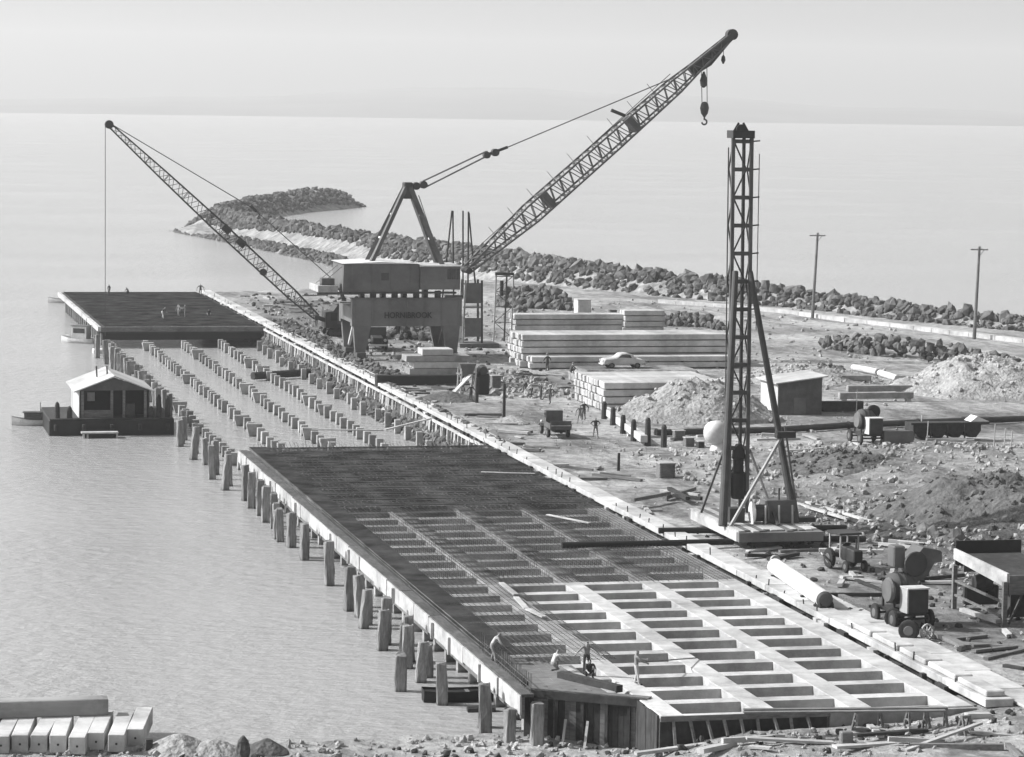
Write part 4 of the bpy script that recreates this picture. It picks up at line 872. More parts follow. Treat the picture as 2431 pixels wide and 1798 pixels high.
def boat(name, label, loc, rz, L, B, hullm, cabin=None, cabm='paintl', dark=False):
    r = thing(name, label, 'boat', loc, rz); V = []; Fc = []; n = 9; k = 5
    for i in range(n):
        u = i/(n-1); w = B/2*(math.sin(math.pi*min(.97, .32+u*.68)) if True else 1)**.7; sheer = .18*(2*u-.7)**2
        for j in range(-k, k+1):
            a = j/k; V.append(((u-.5)*L, w*math.sin(a*math.pi/2)*(1 if abs(a) < 1 else 1), (.75+sheer)*(abs(a)**2.2)-.2))
    m_ = 2*k+1
    for i in range(n-1):
        for j in range(m_-1): Fc.append((i*m_+j, (i+1)*m_+j, (i+1)*m_+j+1, i*m_+j+1))
    Fc.append(tuple(range(m_))); Fc.append(tuple((n-1)*m_+j for j in range(m_-1, -1, -1)))
    b = MB(); b.add(V, Fc); h = b.build('hull', hullm, r, local=True, smooth=False)
    dk = MB(); top = [((i/(n-1)-.5)*L, V[i*m_][1]*.97, V[i*m_][2]-.12) for i in range(n)]; dk.add([(x, y, z) for x, y, z in top]+[(x, -y, z) for x, y, z in top], [(i, i+1, n+i+1, n+i) for i in range(n-1)]); dk.build('floor', 'tmid' if not dark else 'black', r, local=True)
    for i in (2, 4, 6): y_ = abs(V[i*m_][1])*.95; MB().box((i/(n-1)-.5)*L-.1, (i/(n-1)-.5)*L+.1, -y_, y_, .42, .47).build('thwart', 'tmid', r, local=True)
    if cabin:
        x0, x1, h_ = cabin; cb_ = MB().box(x0*L, x1*L, -B*.33, B*.33, .45, .45+h_).build('cabin', cabm, r, local=True, bevel=.04)
        MB().box(x0*L-.12, x1*L+.12, -B*.36, B*.36, .453+h_, .52+h_).build('cabin_roof', 'tmid' if cabm == 'paintl' else 'steelm', cb_, local=True)
        for s in (-1, 1): MB().box(x0*L+.25, x1*L-.25, s*B*.33-.02, s*B*.33+.02, .5+h_*.45, .5+h_*.8).build('window', 'glass', cb_, local=True)
        MB().tube((x0*L+.3, 0, .5+h_), (x0*L+.3, 0, 1.4+h_), .03, n=6).build('mast', 'steel', r, local=True)
    return r
q = D(68, 928, WATER); boat('work_launch', 'small pale launch with grey cabin moored beside the barge', (q.x, q.y, WATER), math.radians(175), 3.6, 1.7, 'paintl', (-.32, .18, .75), 'paint')
q = D(182, 748, WATER); boat('cabin_boat', 'white cabin boat moored against the corner of the far deck', (q.x-.6, q.y, WATER), math.radians(150), 4.6, 2.0, 'paintl', (-.3, .15, 1.7), 'paintl')
q = D(135, 661, WATER); boat('dinghy', 'small pale dinghy tied up at the seaward end of the far deck', (q.x, q.y, WATER), math.radians(160), 4.2, 1.7, 'paintl')
q = D(1020, 1528, WATER); boat('dark_punt', 'long dark punt floating between the near fender piles', (q.x, q.y, WATER), math.radians(-4), 4.6, 1.3, 'black', dark=True)
q = D(1045, 1552, WATER); o = MB().tube((q.x-.6, q.y, WATER), (q.x+.8, q.y-.1, WATER+.05), .28, n=10).build('floating_log', 'tdark'); recenter(o, q); tag(o, 'short dark log afloat behind the near corner pile', 'log')
q = D(226, 772, WATER); o = MB().box(q.x-1.2, q.x+.6, q.y, q.y+2, WATER-.2, WATER+.5).build('pontoon_float', 'paintl', bevel=.08); recenter(o, q); tag(o, 'white float moored below the corner of the far deck', 'float')
# ------------------------------------------------------------------ gravel, sand and spoil heaps, rock heaps
def heap(name, label, cx, cy, rx, ry, h, material, z=0, rough=.22, res=34, seed=0):
    V = []; Fc = []; n = max(64, res); rings = n//2; cl = []
    for j in range(rings+1):
        u = j/rings
        for i in range(n):
            a = 2*math.pi*i/n; rr = 1+.2*noise.noise(Vector((math.cos(a)*1.4+seed, math.sin(a)*1.4, seed)))
            x, y = cx+rx*u*rr*math.cos(a), cy+ry*u*rr*math.sin(a)
            pk = 1-(u*u*.35+u*.65) if u > .04 else 1-.04*.65
            zz = z+h*max(0, pk)+h*(.26*noise.noise(Vector((x*.28, y*.28, seed)))+.10*noise.noise(Vector((x*.8, y*.8, seed)))+.05*noise.noise(Vector((x*2.2, y*2.2, seed))))*min(1, (1-u)*4)-(.3 if j == rings else 0)
            V.append((x, y, zz))
            if RN.rand() < .10 and h > 1: cl.append(((x, y, zz+.03), RN.uniform(.08, .3)))
    for j in range(rings):
        for i in range(n): Fc.append((j*n+i, j*n+(i+1) % n, (j+1)*n+(i+1) % n, (j+1)*n+i))
    b = MB(); b.add(V, Fc); o = b.build(name, material, smooth=True); recenter(o, (cx, cy, z))
    if cl: rock_mass(cl, 'lumps', material, parent=o)
    return tag(o, label, 'heap')
q = D(1478, 928); heap('gravel_heap', 'pale gravel heap banked against the middle pile stack', q.x+3.4, q.y+6, 8.2, 7.0, 3.9, 'sand', seed=1, res=60, rough=.4)
q = D(2120, 872); heap('gravel_heap', 'large pale gravel heap under the two parked cars by the rock heap', q.x+4.2, q.y+7, 10.5, 8.5, 4.0, 'sand', seed=2, res=70, rough=.4)
q = D(985, 875); heap('sand_heap', 'low dark sand heap beside the concreting gear', q.x, q.y+1, 3.2, 3, .9, 'spoil', seed=3)
q = D(1118, 922); heap('sand_heap', 'small spoil heap beside the thin dark post', q.x, q.y, 1.7, 2, .7, 'sand', seed=4)
q = D(1850, 1040); heap('spoil_heap', 'broad dark spoil mound on the worked-over bank', q.x, q.y+2, 6, 7, 1.3, 'spoil', z=.4, seed=5, res=50, rough=.45)
q = D(2195, 1180); heap('spoil_heap', 'dark clay mound behind the timber loading bin', q.x+2, q.y+8, 8, 9, 3.6, 'spoil', seed=6, res=60, rough=.4)
q = D(1430, 795); heap('earth_mound', 'low earth ramp between the middle stack and the big stack', q.x+10, q.y-20, 9, 6, 1.6, 'sand', seed=7)
def rock_heap(name, label, path, width, h, n, rr):
    P = [D(*p) for p in path]; r = thing(name, label, 'rock heap', tuple(P[0].lerp(P[-1], .5))); T = len(P)-1
    for k in range(n):
        s = RN.uniform(0, T-1e-6); i = int(s); c = P[i].lerp(P[i+1], s-i); w = RN.uniform(-1, 1); e = math.sin(math.pi*min(.999, max(.001, s/T)))**.35
        rad = RN.uniform(*rr); z = max(0, h*e*(1-abs(w))**.8)*RN.uniform(.55, 1.05)
        rock_part((c.x+w*width*.2, c.y+w*width, z+rad*.2), rad, r, r.location)
    return r
rock_heap('rock_heap', 'long dark heap of quarried rock across open ground before the far power pole', [(1792, 757), (1880, 768), (1990, 782), (2090, 797), (2180, 812), (2250, 815)], 3.2, 2.2, 295, (.3, .8))
rock_heap('rock_heap', 'dark rock heap behind the short far pile stack', [(1385, 712), (1450, 708), (1520, 712), (1580, 720)], 2.6, 1.6, 150, (.25, .7))
rock_heap('rock_heap', 'big rock mound beside the road behind the open gate frame', [(1085, 668), (1140, 670), (1190, 672), (1240, 674)], 3.5, 3.0, 200, (.4, 1.0))
rock_heap('rock_heap', 'small rock mound in front of the road by the pile tower', [(1120, 702), (1150, 704)], 2.5, 1.6, 40, (.4, .9))
rock_heap('rock_heap', 'dark boulders seen under the portal crane girder', [(845, 738), (890, 738), (945, 742)], 2.2, 1.5, 100, (.35, .8))
rock_heap('rock_heap', 'tumbled boulders at the foot of the near bank by the clay mound', [(2010, 1175), (2060, 1190), (2110, 1200)], 1.6, .7, 26, (.3, .75))
# ------------------------------------------------------------------ vehicles and plant
def wheel(root, x, y, r, w, sub=None, axis=(0, 1, 0)):
    a = Vector(axis); c = Vector((x, y, r)); t_ = MB().lathe(c-a*w/2, a, [(0, r*.8), (w*.12, r*.97), (w*.5, r), (w*.88, r*.97), (w, r*.8)], 18).build('wheel', 'rubber', root, local=True)
    MB().lathe(c-a*(w/2+.015), a, [(0, r*.42), (.02, r*.5), (w+.01, r*.5), (w+.03, r*.42)], 12).build('rim', 'paint', t_, local=True); return t_
def lorry(label, loc, rz, w=2.1, back='canvas', dark='steel', driver=False):
    r = thing('lorry', label, 'truck', loc, rz)                 # faces +X locally
    for (x, y) in ((1.5, .85), (1.5, -.85), (-1.3, .85), (-1.3, -.85)): wheel(r, x, y, .42, .26)
    MB().box(-2.3, 2.2, -.45, .45, .5, .68).build('chassis', 'black', r, local=True)
    cb_ = MB().prism([(.3, -w/2+.15, .7), (1.2, -w/2+.15, .7), (1.2, -w/2+.15, 1.45), (.95, -w/2+.15, 2.1), (.3, -w/2+.15, 2.1)], (0, 1, 0), w-.3).build('cab', dark, r, local=True)
    MB().box(.45, .9, -w/2+.12, w/2-.12, 1.5, 1.95).build('side_window', 'glass', cb_, local=True)
    MB().prism([(1.203, -.55, .72), (2.2, -.45, .72), (2.2, -.45, 1.25), (1.203, -.55, 1.42)], (0, 1, 0), 1.0).build('bonnet', dark, r, local=True, bevel=.05)
    MB().box(2.2, 2.26, -.35, .35, .8, 1.2).build('grille', 'black', r, local=True)
    for s in (-1, 1):
        MB().lathe((2.0, s*.72, 1.0), (1, 0, 0), [(0, .06), (.1, .14), (.16, .14), (.17, .1)], 10).build('headlight', 'paintl', r, local=True)
        MB().prism([(1.0, s*.85-.17, .75), (1.15, s*.85-.17, .95), (1.8, s*.85-.17, .98), (2.05, s*.85-.17, .7), (1.95, s*.85-.17, .7), (1.75, s*.85-.17, .88), (1.2, s*.85-.17, .86), (1.08, s*.85-.17, .7)], (0, 1, 0), .34).build('mudguard', dark, r, local=True)
    MB().box(2.28, 2.38, -.85, .85, .5, .66).build('bumper', 'paintl', r, local=True)
    MB().box(-2.4, .2, -w/2, w/2, .72, .82).build('tray', 'tdark', r, local=True)
    for s in (-1, 1): MB().box(-2.4, .2, s*w/2-.05, s*w/2+.05, .823, 1.25).build('tray_side', dark, r, local=True)
    MB().box(-2.5, -2.403, -w/2, w/2, .78, 1.5).build('tailboard', 'steelm', r, local=True)
    MB().box(-2.56, -2.505, -w/2+.05, w/2-.05, 1.08, 1.14).build('tail_rail', 'tlight', r, local=True)
    return r
q = D(825, 766); lorry('dark lorry parked under the portal crane girder', (q.x, q.y+2.0, 0), math.radians(-95), dark='steel').scale = (1.25, 1.25, 1.25)
q = D(1226, 958); lorry('small dark lorry driving away near the man with hands on hips', (q.x, q.y+2.5, 0), math.radians(88), w=1.75, dark='steelm')
def sedan(label, loc, rz):
    r = thing('parked_car', label, 'car', loc, rz); h = .84
    prof = [(-2.15, .42), (-2.2, .75), (-1.9, .95), (-1.25, 1.02), (-.85, 1.42), (-.3, 1.56), (.35, 1.52), (.8, 1.12), (1.1, 1.05), (1.95, .98), (2.15, .75), (2.12, .4)]
    MB().prism([(x, -h, z) for x, z in prof], (0, 1, 0), 2*h).build('body', 'carw', r, local=True, bevel=.09)
    for s in (-1, 1):
        MB().prism([(-.75, s*(h+.005)-.01, 1.08), (-.6, s*(h+.005)-.01, 1.36), (-.2, s*(h+.005)-.01, 1.45), (.25, s*(h+.005)-.01, 1.42), (.58, s*(h+.005)-.01, 1.12)], (0, 1, 0), .02).build('side_window', 'glass', r, local=True)
        for x in (-1.35, 1.3): wheel(r, x, s*.74, .33, .2); MB().prism([(x-.42, s*.84-.06, .42), (x-.3, s*.84-.06, .68), (x, s*.84-.06, .78), (x+.3, s*.84-.06, .68), (x+.42, s*.84-.06, .42), (x+.34, s*.84-.06, .42), (x, s*.84-.06, .7), (x-.34, s*.84-.06, .42)], (0, 1, 0), .12).build('mudguard', 'carw', r, local=True)
        MB().lathe((2.12, s*.6, .78), (1, 0, 0), [(0, .1), (.06, .11), (.09, .05)], 10).build('headlight', 'paintl', r, local=True)
    for x in (2.2, -2.25): MB().box(x-.05, x+.05, -.8, .8, .38, .5).build('bumper', 'paintl', r, local=True)
    return r
q = D(1352, 836, 0); sedan('pale rounded saloon car parked between the middle and big pile stacks', (q.x-.3, 153, 2.05-.35), math.pi)
o = MB().box(40.5, 53, 149.8, 156, -.2, 1.72).build('earth_bank', gm, bevel=.6); recenter(o, (46, 152, 0)); tag(o, 'raised earth bank carrying the pale saloon car', 'earth bank')
q = D(2080, 812); sedan('pale saloon car parked behind the large gravel heap', (q.x, q.y-2, 0.3), math.radians(185)); q = D(2170, 806); sedan('second pale saloon, parked under the end of the rock heap', (q.x, q.y-1, .4), math.radians(178))
# tractor by the rig
q = D(1852, 1245); r = thing('tractor', 'old dark tractor with open canopy parked below the rig', 'tractor', (q.x, q.y+.3, 0), math.radians(-82))
for s in (-1, 1): wheel(r, -.9, s*.75, .62, .3); wheel(r, 1.0, s*.62, .36, .18)
MB().prism([(-.3, -.3, .6), (1.35, -.3, .6), (1.35, -.3, 1.35), (-.3, -.3, 1.45)], (0, 1, 0), .6).build('engine_hood', 'steel', r, local=True, bevel=.05)
MB().box(1.353, 1.42, -.27, .27, .65, 1.3).build('radiator', 'black', r, local=True); MB().box(-1.2, -.3, -.35, .35, .7, 1.0).build('seat_box', 'steel', r, local=True)
for (x, y) in ((-1.2, .6), (-1.2, -.6), (.2, .6), (.2, -.6)): MB().bar((x, y, .8), (x, y, 2.15), .08).build('canopy_post', 'tlight', r, local=True)
MB().box(-1.35, .35, -.75, .75, 2.15, 2.28).build('canopy', 'steel', r, local=True)
MB().tube((.7, .2, 1.4), (.7, .2, 1.95), .05, n=7).build('exhaust', 'steel', r, local=True)
MB().lathe((-.25, 0, 1.45), (-.5, 0, .4), [(0, .24), (.03, .24)], 12).build('steering_wheel', 'black', r, local=True)
q = D(1805, 1240); o = MB().obox((q.x, q.y, .5), (.42, .1, -.42), (.1, .45, 0), (.02, 0, .03)).build('ramp_board', 'tlight'); recenter(o, (q.x, q.y, 0)); tag(o, 'pale board leaning beside the old tractor wheel', 'board')
# concrete mixer in the foreground
def mixer(label, loc, rz, sc=1., hopper=True):
    r = thing('concrete_mixer', label, 'mixer', loc, rz); r.scale = (sc,)*3
    for (x, y) in ((-.95, -.2), (.95, -.2), (-.95, 1.9), (.95, 1.9)): wheel(r, x, y, .45, .2, axis=(1, 0, 0))
    for y in (-.2, 1.9): MB().tube((-.9, y, .45), (.9, y, .45), .06, n=7).build('axle', 'steel', r, local=True)
    MB().box(-.7, .7, -.4, 2.1, .62, .8).build('chassis', 'steel', r, local=True)
    MB().box(-.42, .62, -.75, .1, .8, 1.95).build('engine_cover', 'steel', r, local=True, bevel=.04); MB().box(-.5, -.425, -.75, .1, .8, 1.97).build('cover_side', 'paintl', r, local=True); MB().box(-.5, .66, -.8, .14, 1.955, 2.02).build('cover_top', 'paintl', r, local=True)
    for (x, y) in ((-.65, .4), (.65, .4), (-.65, 1.7), (.65, 1.7)): MB().bar((x, y, .8), (x, y, 2.1), .1).build('frame_post', 'steel', r, local=True)
    dr = MB().lathe((-.9, 1.05, 1.75), (1, 0, 0), [(0, .35), (.08, .42), (.35, .74), (1.2, .74), (1.55, .4), (1.65, .36)], 20).build('drum', 'steelm', r, local=True, smooth=True)
    for x in (-.35, -.05): MB().lathe((x, 1.05, 1.75), (1, 0, 0), [(0, .79), (.1, .79)], 20).build('drum_ring', 'steel', dr, local=True)
    MB().lathe((-1.0, .55, 1.75), (1, 0, 0), [(0, .55), (.12, .62), (.24, .55)], 18).build('gear_guard', 'paint', r, local=True)
    if hopper:
        hp = MB().prism([(.3, .7, 1.9), (1.15, .7, 2.3), (1.9, .7, 3.55), (.95, .7, 3.75), (.2, .7, 2.9)], (0, 1, 0), 1.3).build('loading_hopper', 'steelm', r, local=True)
        MB().box(1.55, 1.95, .72, 1.98, 3.0, 3.5).build('hopper_lip', 'paint', hp, local=True)
        MB().lathe((.55, .62, 2.95), (0, 1, 0), [(0, .58), (.06, .62), (.09, .5)], 20).build('hopper_disc', 'steel', hp, local=True)
        MB().box(-.5, .1, .9, 1.7, 2.75, 3.8).build('water_tank', 'paint', r, local=True, bevel=.06)
        for s in (.0, .5): MB().bar((.0, .9+s, 2.0), (.75, .75+s, 3.4), .09).build('hopper_arm', 'steel', r, local=True)
    return r
q = D(1990, 1372); mixer('large dark concrete mixer with raised hopper in front of the loading bin', (q.x, q.y+.4, 0), math.radians(4), 1.12)
for k, (dx, dy) in enumerate([(1952, 1366), (1983, 1397)]):
    q = D(dx, dy); r = thing('spare_wheel', ['loose spare wheel lying against the pair before the mixer', 'loose spare wheel with plain disc standing before the mixer'][k], 'wheel', (q.x, q.y, 0), math.radians(62), 'loose wheels before the mixer')
    for i in range(3 if k == 0 else 2):
        tw = wheel(r, -i*.25, 0, .55 if k else .52, .22, axis=(1, 0, 0))
q = D(2022, 1398); r = thing('jockey_wheel', 'thin pale wheel standing before the concrete mixer', 'wheel', (q.x, q.y, 0), .4)
b = MB()
for i in range(16):
    a, c = 2*math.pi*i/16, 2*math.pi*(i+1)/16; b.bar((math.cos(a)*.42, 0, .44+math.sin(a)*.42), (math.cos(c)*.42, 0, .44+math.sin(c)*.42), .09)
b.build('rim', 'tlight', r, local=True)
for i in range(4): a = math.pi*i/4; MB().bar((-math.cos(a)*.4, 0, .44-math.sin(a)*.4), (math.cos(a)*.4, 0, .44+math.sin(a)*.4), .05).build('spoke', 'tlight', r, local=True)
# loading bin at the right
q0 = D(2190, 1368); q1 = D(2098, 1336); r = thing('loading_bin', 'timber loading bin on posts with slanting chute, beyond the mixer', 'bin', (q0.x, q0.y, 0))
zt_ = W(2190, 1262, q0.y).z; 
for (x, y) in ((q0.x, q0.y), (q1.x, q1.y+1.2), (q0.x+3.4, q0.y+.3), (q1.x+3.4, q1.y+1.6)): MB().bar((x, y, -.1), (x, y, zt_-.2), .24).build('post', 'tmid', r)
MB().prism([(q1.x-.1, q1.y+1.2, zt_+.15), (q0.x+.1, q0.y, zt_-.55), (q0.x+.1, q0.y, zt_+.25), (q1.x-.1, q1.y+1.2, zt_+.75)], (1, .1, 0), .14).build('side_board', 'tlight', r)
MB().box(q0.x+.2, q0.x+3.9, q0.y-.1, q0.y+.05, zt_-.9, zt_+.15).build('front_board', 'tmid', r)
MB().prism([(q1.x+.2, q1.y+1.3, zt_+.3), (q0.x+.3, q0.y+.1, zt_-.2), (q0.x+3.9, q0.y+.1, zt_-.2), (q1.x+3.9, q1.y+1.5, zt_+.3)], (0, 0, 1), .12).build('bin_floor', 'tdark', r)
MB().box(q1.x+.2, q1.x+4.1, q1.y+1.6, q1.y+1.75, zt_-.3, zt_+1.1).build('back_board', 'black', r)
MB().box(q1.x+.3, q1.x+2.4, q1.y+.6, q1.y+.72, zt_-.5, zt_).build('gate_board', 'steelm', r)
for k_ in range(3): MB().bar((q0.x+.3+k_*1.1, q0.y+.1, .1), (q0.x+1.2+k_*1.0, q0.y+.3, zt_-.8), .1).build('brace', 'steel', r)
MB().box(q1.x+.6, q1.x+2.6, q1.y+1.0, q1.y+1.5, .2, 1.3).build('engine', 'steel', r, bevel=.08)
MB().box(q0.x+.6, q0.x+3.0, q0.y+.6, q0.y+.7, .4, zt_-1.0).build('lower_screen', 'tdark', r)
for z in (.5, 1.3): MB().bar((q0.x, q0.y, z), (q1.x, q1.y+1.2, z+.3), .12).build('tie', 'tmid', r)
MB().lathe((q1.x+1.0, q1.y+.8, 1.5), (1, 0, 0), [(0, .4), (.5, .55), (1.0, .4)], 14).build('hoist_drum', 'steel', r); MB().lathe((q1.x+1.9, q1.y+.9, 1.1), (1, 0, 0), [(0, .3), (.3, .3)], 12).build('pulley', 'steel', r)
q = D(2190, 1346, .5); o = MB().bar(D(2098, 1330, .4), D(2178, 1356, .25), .35, .2).build('chute_board', 'tlight'); recenter(o, q); tag(o, 'pale chute board slanting below the loading bin', 'chute')
q = D(2225, 1350); o = MB().bar(q+Vector((0, .5, 1.4)), q+Vector((-1.2, -.3, .2)), .5, .35).build('conveyor', 'steel'); recenter(o, q); tag(o, 'dark slanting conveyor at the landward side of the loading bin', 'conveyor')
# long tank lying on the coping apron
a, c = D(1800, 1338), D(1690, 1262); a.z = c.z = .72; dv = (c-a).normalized(); r = thing('long_tank', 'long pale cylindrical tank lying on trestles beside the coping', 'tank', (a.x, a.y, 0))
L = (c-a).length; MB().lathe(a, dv, [(0, .15), (.05, .36), (.14, .47), (L-.16, .47), (L-.05, .36), (L, .15)], 22).build('shell', 'paint', r, smooth=False)
MB().lathe(a+dv*.18, dv, [(0, .478), (L*.98, .478)], 22).build('jacket', 'fabric', r)
for k in (.05, .3, .9): p_ = a+dv*L*k; MB().box(p_.x-.5, p_.x+.5, p_.y-.1, p_.y+.12, 0, .4).build('cradle', 'tdark', r)
for s in (-.35, .35): MB().tube((a.x+s, a.y+.3, .33), (a.x+s+.1, a.y+.32, .33), .33, n=14).build('wheel', 'rubber', r)
# apron slabs
ap = thing('apron', 'bright white concrete apron strip landward of the coping', 'apron', (24, 12, 0))
for k in range(9):
    y = -6+k*4.6; MB().box(22.25+random.uniform(0, .1), 24.0-max(0, k-4)*.18+random.uniform(0, .3), y, y+4.5, .02, .16+random.random()*.02).build('slab', 'conc', ap, bevel=.03)
pr = []
for k in range(5):
    y = -4+k*4.0; o = MB().box(20.95, 21.9, y, y+3.6, .335, .62).build('kerb_block', 'conc', bevel=.05); recenter(o, (21.4, y+1.8, .335)); tag(o, 'white kerb block laid on the near coping', 'block', 'white blocks on the near coping')
# arched white board
q = D(1692, 1250); o = MB().prism([(q.x-.3, q.y, 0), (q.x+.3, q.y, 0)]+[(q.x+.3*math.cos(a), q.y, .75+.3*math.sin(a)) for a in np.linspace(0, math.pi, 9)], (0, 1, 0), .25).build('arch_block', 'concd'); recenter(o, q); tag(o, 'round-topped pale block standing below the rig platform', 'block')
# far mixer plant with wheel and hopper
q = D(1905, 985); mixer('dark concrete mixer plant with raised wheel, beside the row of bins', (q.x-.2, q.y, .6), math.radians(2), 1.1, hopper=False)
r = thing('mixing_platform', 'pale planked stand carrying the far mixer and its skip', 'platform', (q.x, q.y, 0))
MB().box(q.x-1.2, q.x+3.0, q.y-.9, q.y+2.6, .45, .6).build('deck', 'tlight', r)
for (x, y) in ((-1, -.8), (.6, -.8), (2.8, -.8), (-1, 2.4), (2.8, 2.4)): MB().box(q.x+x-.1, q.x+x+.1, q.y+y-.1, q.y+y+.1, -.4, .448).build('leg', 'tlight', r)
MB().box(q.x+.6, q.x+3.1, q.y-1.0, q.y-.903, .62, 1.75).build('skip_side', 'paint', r); MB().box(q.x+.7, q.x+3.0, q.y-.9, q.y+.3, .61, 1.7).build('skip', 'steelm', r)
fwz = W(1906, 898, q.y+1.0); MB().lathe(fwz-Vector((0, .15, 0)), (0, 1, 0), [(0, .45), (.05, .55), (.3, .55), (.35, .45)], 20).build('flywheel', 'black', r); MB().bar((fwz.x, fwz.y, .5), fwz, .16).build('flywheel_post', 'steel', r)
p0_, p1_ = D(1992, 965), D(2140, 963); r = thing('bin_row', 'long dark row of timber aggregate bins beyond the far mixer', 'bins', (p0_.x, p0_.y, 0))
zb0, zb1 = .35, W(2060, 925, p0_.y).z
for k in range(4):
    xa, xb = p0_.x+(p1_.x-p0_.x)*k/4, p0_.x+(p1_.x-p0_.x)*(k+1)/4
    MB().prism([(xa+.05, p0_.y, zb1), (xb-.05, p0_.y, zb1), (xb-.05, p0_.y, .9), ((xa+xb)/2+.3, p0_.y, zb0), ((xa+xb)/2-.3, p0_.y, zb0), (xa+.05, p0_.y, .9)], (0, 1, 0), 2.2).build('bin', 'tdark', r)
    MB().box(xa-.06, xa+.05, p0_.y-.12, p0_.y-.003, .0, zb1+.05).build('post', 'tdark', r)
MB().box(p0_.x-.3, p1_.x+.6, p0_.y-.25, p0_.y-.125, zb1-.05, zb1+.12).build('top_rail', 'tdark', r)
MB().prism([(p1_.x-.8, p0_.y+.5, zb1+.1), (p1_.x+.9, p0_.y+.5, zb1+.1), (p1_.x-.2, p0_.y+.5, zb1+.55)], (0, 1, 0), 1.5).build('tarpaulin', 'fabric', r)
# pipeline on posts across the yard
pl = [(1430, 944), (1560, 941), (1700, 938), (1850, 928), (2000, 922), (2100, 918), (2290, 912)]
o = thing('pipeline', 'long dark pipe on the ground running right across the yard', 'pipe', tuple(D(1800, 932)))
for a, c in zip(pl[:-1], pl[1:]):
    p_, q_ = D(*a, .35), D(*c, .35); MB().tube(p_, q_, .28, n=10).build('pipe_length', 'steel', o); MB().lathe(p_, (q_-p_), [(0, .36), (.12, .36)], 12).build('flange', 'steel', o)
for n, (dx, dy, h) in enumerate([(1318, 915, 1.6), (1337, 931, 1.7), (1359, 946, 1.6), (1382, 962, 1.8), (1413, 972, 2.3), (1448, 977, 1.9)]):
    q = D(dx, dy); o = MB().lathe((0, 0, -.3), (0, 0, 1), [(0, .27), (h*.6, .25), (h+.1, .22), (h+.3, .12)], 9).build('timber_post', 'tdark'); o.location = q
    tag(o, 'stout dark timber post in the row beside the slanting white pile', 'post', 'dark posts beside the slanting white pile')
p_, q_ = D(1322, 895, .6), D(1405, 958, .6); o = MB().bar(p_, q_, .62, .6).build('slanting_pile', 'paintl', bevel=.04); recenter(o, p_); tag(o, 'single white pile lying slantwise before the middle stack', 'concrete pile')
for (dx, dy, h, r_, lab) in [(1040, 880, 2.4, .17, 'dark upright post beside the concreting gear'), (1099, 918, 3.3, .15, 'thin tall dark post in open ground beside a small spoil heap'), (1349, 1027, 1.35, .13, 'short dark post alone on open ground before the crate'), (1868, 905, 2.3, .05, 'thin white stake behind the far mixer')]:
    q = D(dx, dy); o = MB().tube((0, 0, -.2), (.03, 0, h), r_, r_*.8, 8).build('marker_post', 'black' if 'white' not in lab else 'tlight'); o.location = q; tag(o, lab, 'post')
for (dx, dy) in ((2168, 975), (2190, 985), (2205, 990), (2008, 955), (2022, 968)):
    q = D(dx, dy); o = MB().tube((0, 0, -.3), (.08, 0, 1.9), .06, .05, 6).build('survey_stake', 'tlight'); o.location = q; tag(o, 'thin white stake on the bank near the aggregate bins', 'stake', 'white stakes by the aggregate bins')
# white drum by the rig leg, small boxes
q = D(1560, 984); r = thing('cement_drum', 'big white drum with conical foot seen behind the rig leg', 'drum', tuple(q))
MB().lathe((0, 0, 1.5), (0, 1, .15), [(-.9, .35), (-.7, .8), (.0, 1.02), (.7, .8), (.9, .3)], 20).build('drum', 'paintl', r, local=True, smooth=True); MB().lathe((.3, -.1, 0), (0, 0, 1), [(0, .8), (.3, .7), (.9, .35)], 12).build('foot', 'paintl', r, local=True)
for (dx, dy, w, h, mt, lab) in [(1505, 975, .75, .7, 'tmid', 'small box left of the white drum'), (1483, 962, .9, .8, 'tmid', 'low box by the end of the pipeline'), (1530, 978, .5, .5, 'tdark', 'dark little box at the white drum foot')]:
    q = D(dx, dy); crate('tool_box', q.x, q.y, w, .7, h, mt, lab, 'box')
# right-hand low pile rows beyond the shed
for (dx0, dy, dx1, n, h, lab) in [(1832, 878, 1995, 1, .6, 'pale concrete pile on low blocks beyond the shed'), (1850, 862, 1990, 1, .6, 'second pale pile, lying above the first beyond the shed'), (1800, 838, 1900, 1, .55, 'grey beam end-on beyond the shed roof')]:
    a, c = D(dx0, dy), D(dx1, dy-1); o = MB().box(a.x, c.x, a.y, a.y+.6, .3, .3+h).build('precast_pile', 'concd', bevel=.04); recenter(o, (a.x, a.y, .3)); tag(o, lab, 'concrete pile')
    for k in (.03, .9): x_ = a.x+(c.x-a.x)*k; oo = MB().box(x_, x_+.5, a.y+.02, a.y+.55, -.05, .31).build('support_block', 'conc'); recenter(oo, (x_, a.y, 0)); tag(oo, 'pale block under a pile beyond the shed', 'block', 'blocks under the piles beyond the shed')
for k, (a, c, mt) in enumerate([((1862, 802), (1915, 812), 'paintl'), ((1920, 814), (1958, 826), 'paintl'), ((1962, 828), (1995, 831), 'steel')]):
    p_, q_ = D(*a, .35), D(*c, .35); o = MB().tube(p_, q_, .35, n=12).build('pipe_length', mt); recenter(o, p_); tag(o, ['white pipe length lying beyond the shed', 'white pipe length touching the dark one beyond the shed', 'dark pipe length by the large gravel heap'][k], 'pipe')
q = D(1800, 812); rock_heap('scrap_heap', 'dark tangle of scrap beyond the shed roof', [(1778, 812), (1810, 810), (1840, 814)], 1.2, .8, 30, (.2, .5))['category'] = 'scrap heap'
p_, q_ = D(1795, 898), D(1880, 896); o = MB().box(p_.x, q_.x, p_.y, p_.y+.8, 0, .9).build('timber_wall', 'tdark'); recenter(o, p_); tag(o, 'low dark timber wall to landward of the shed', 'wall')
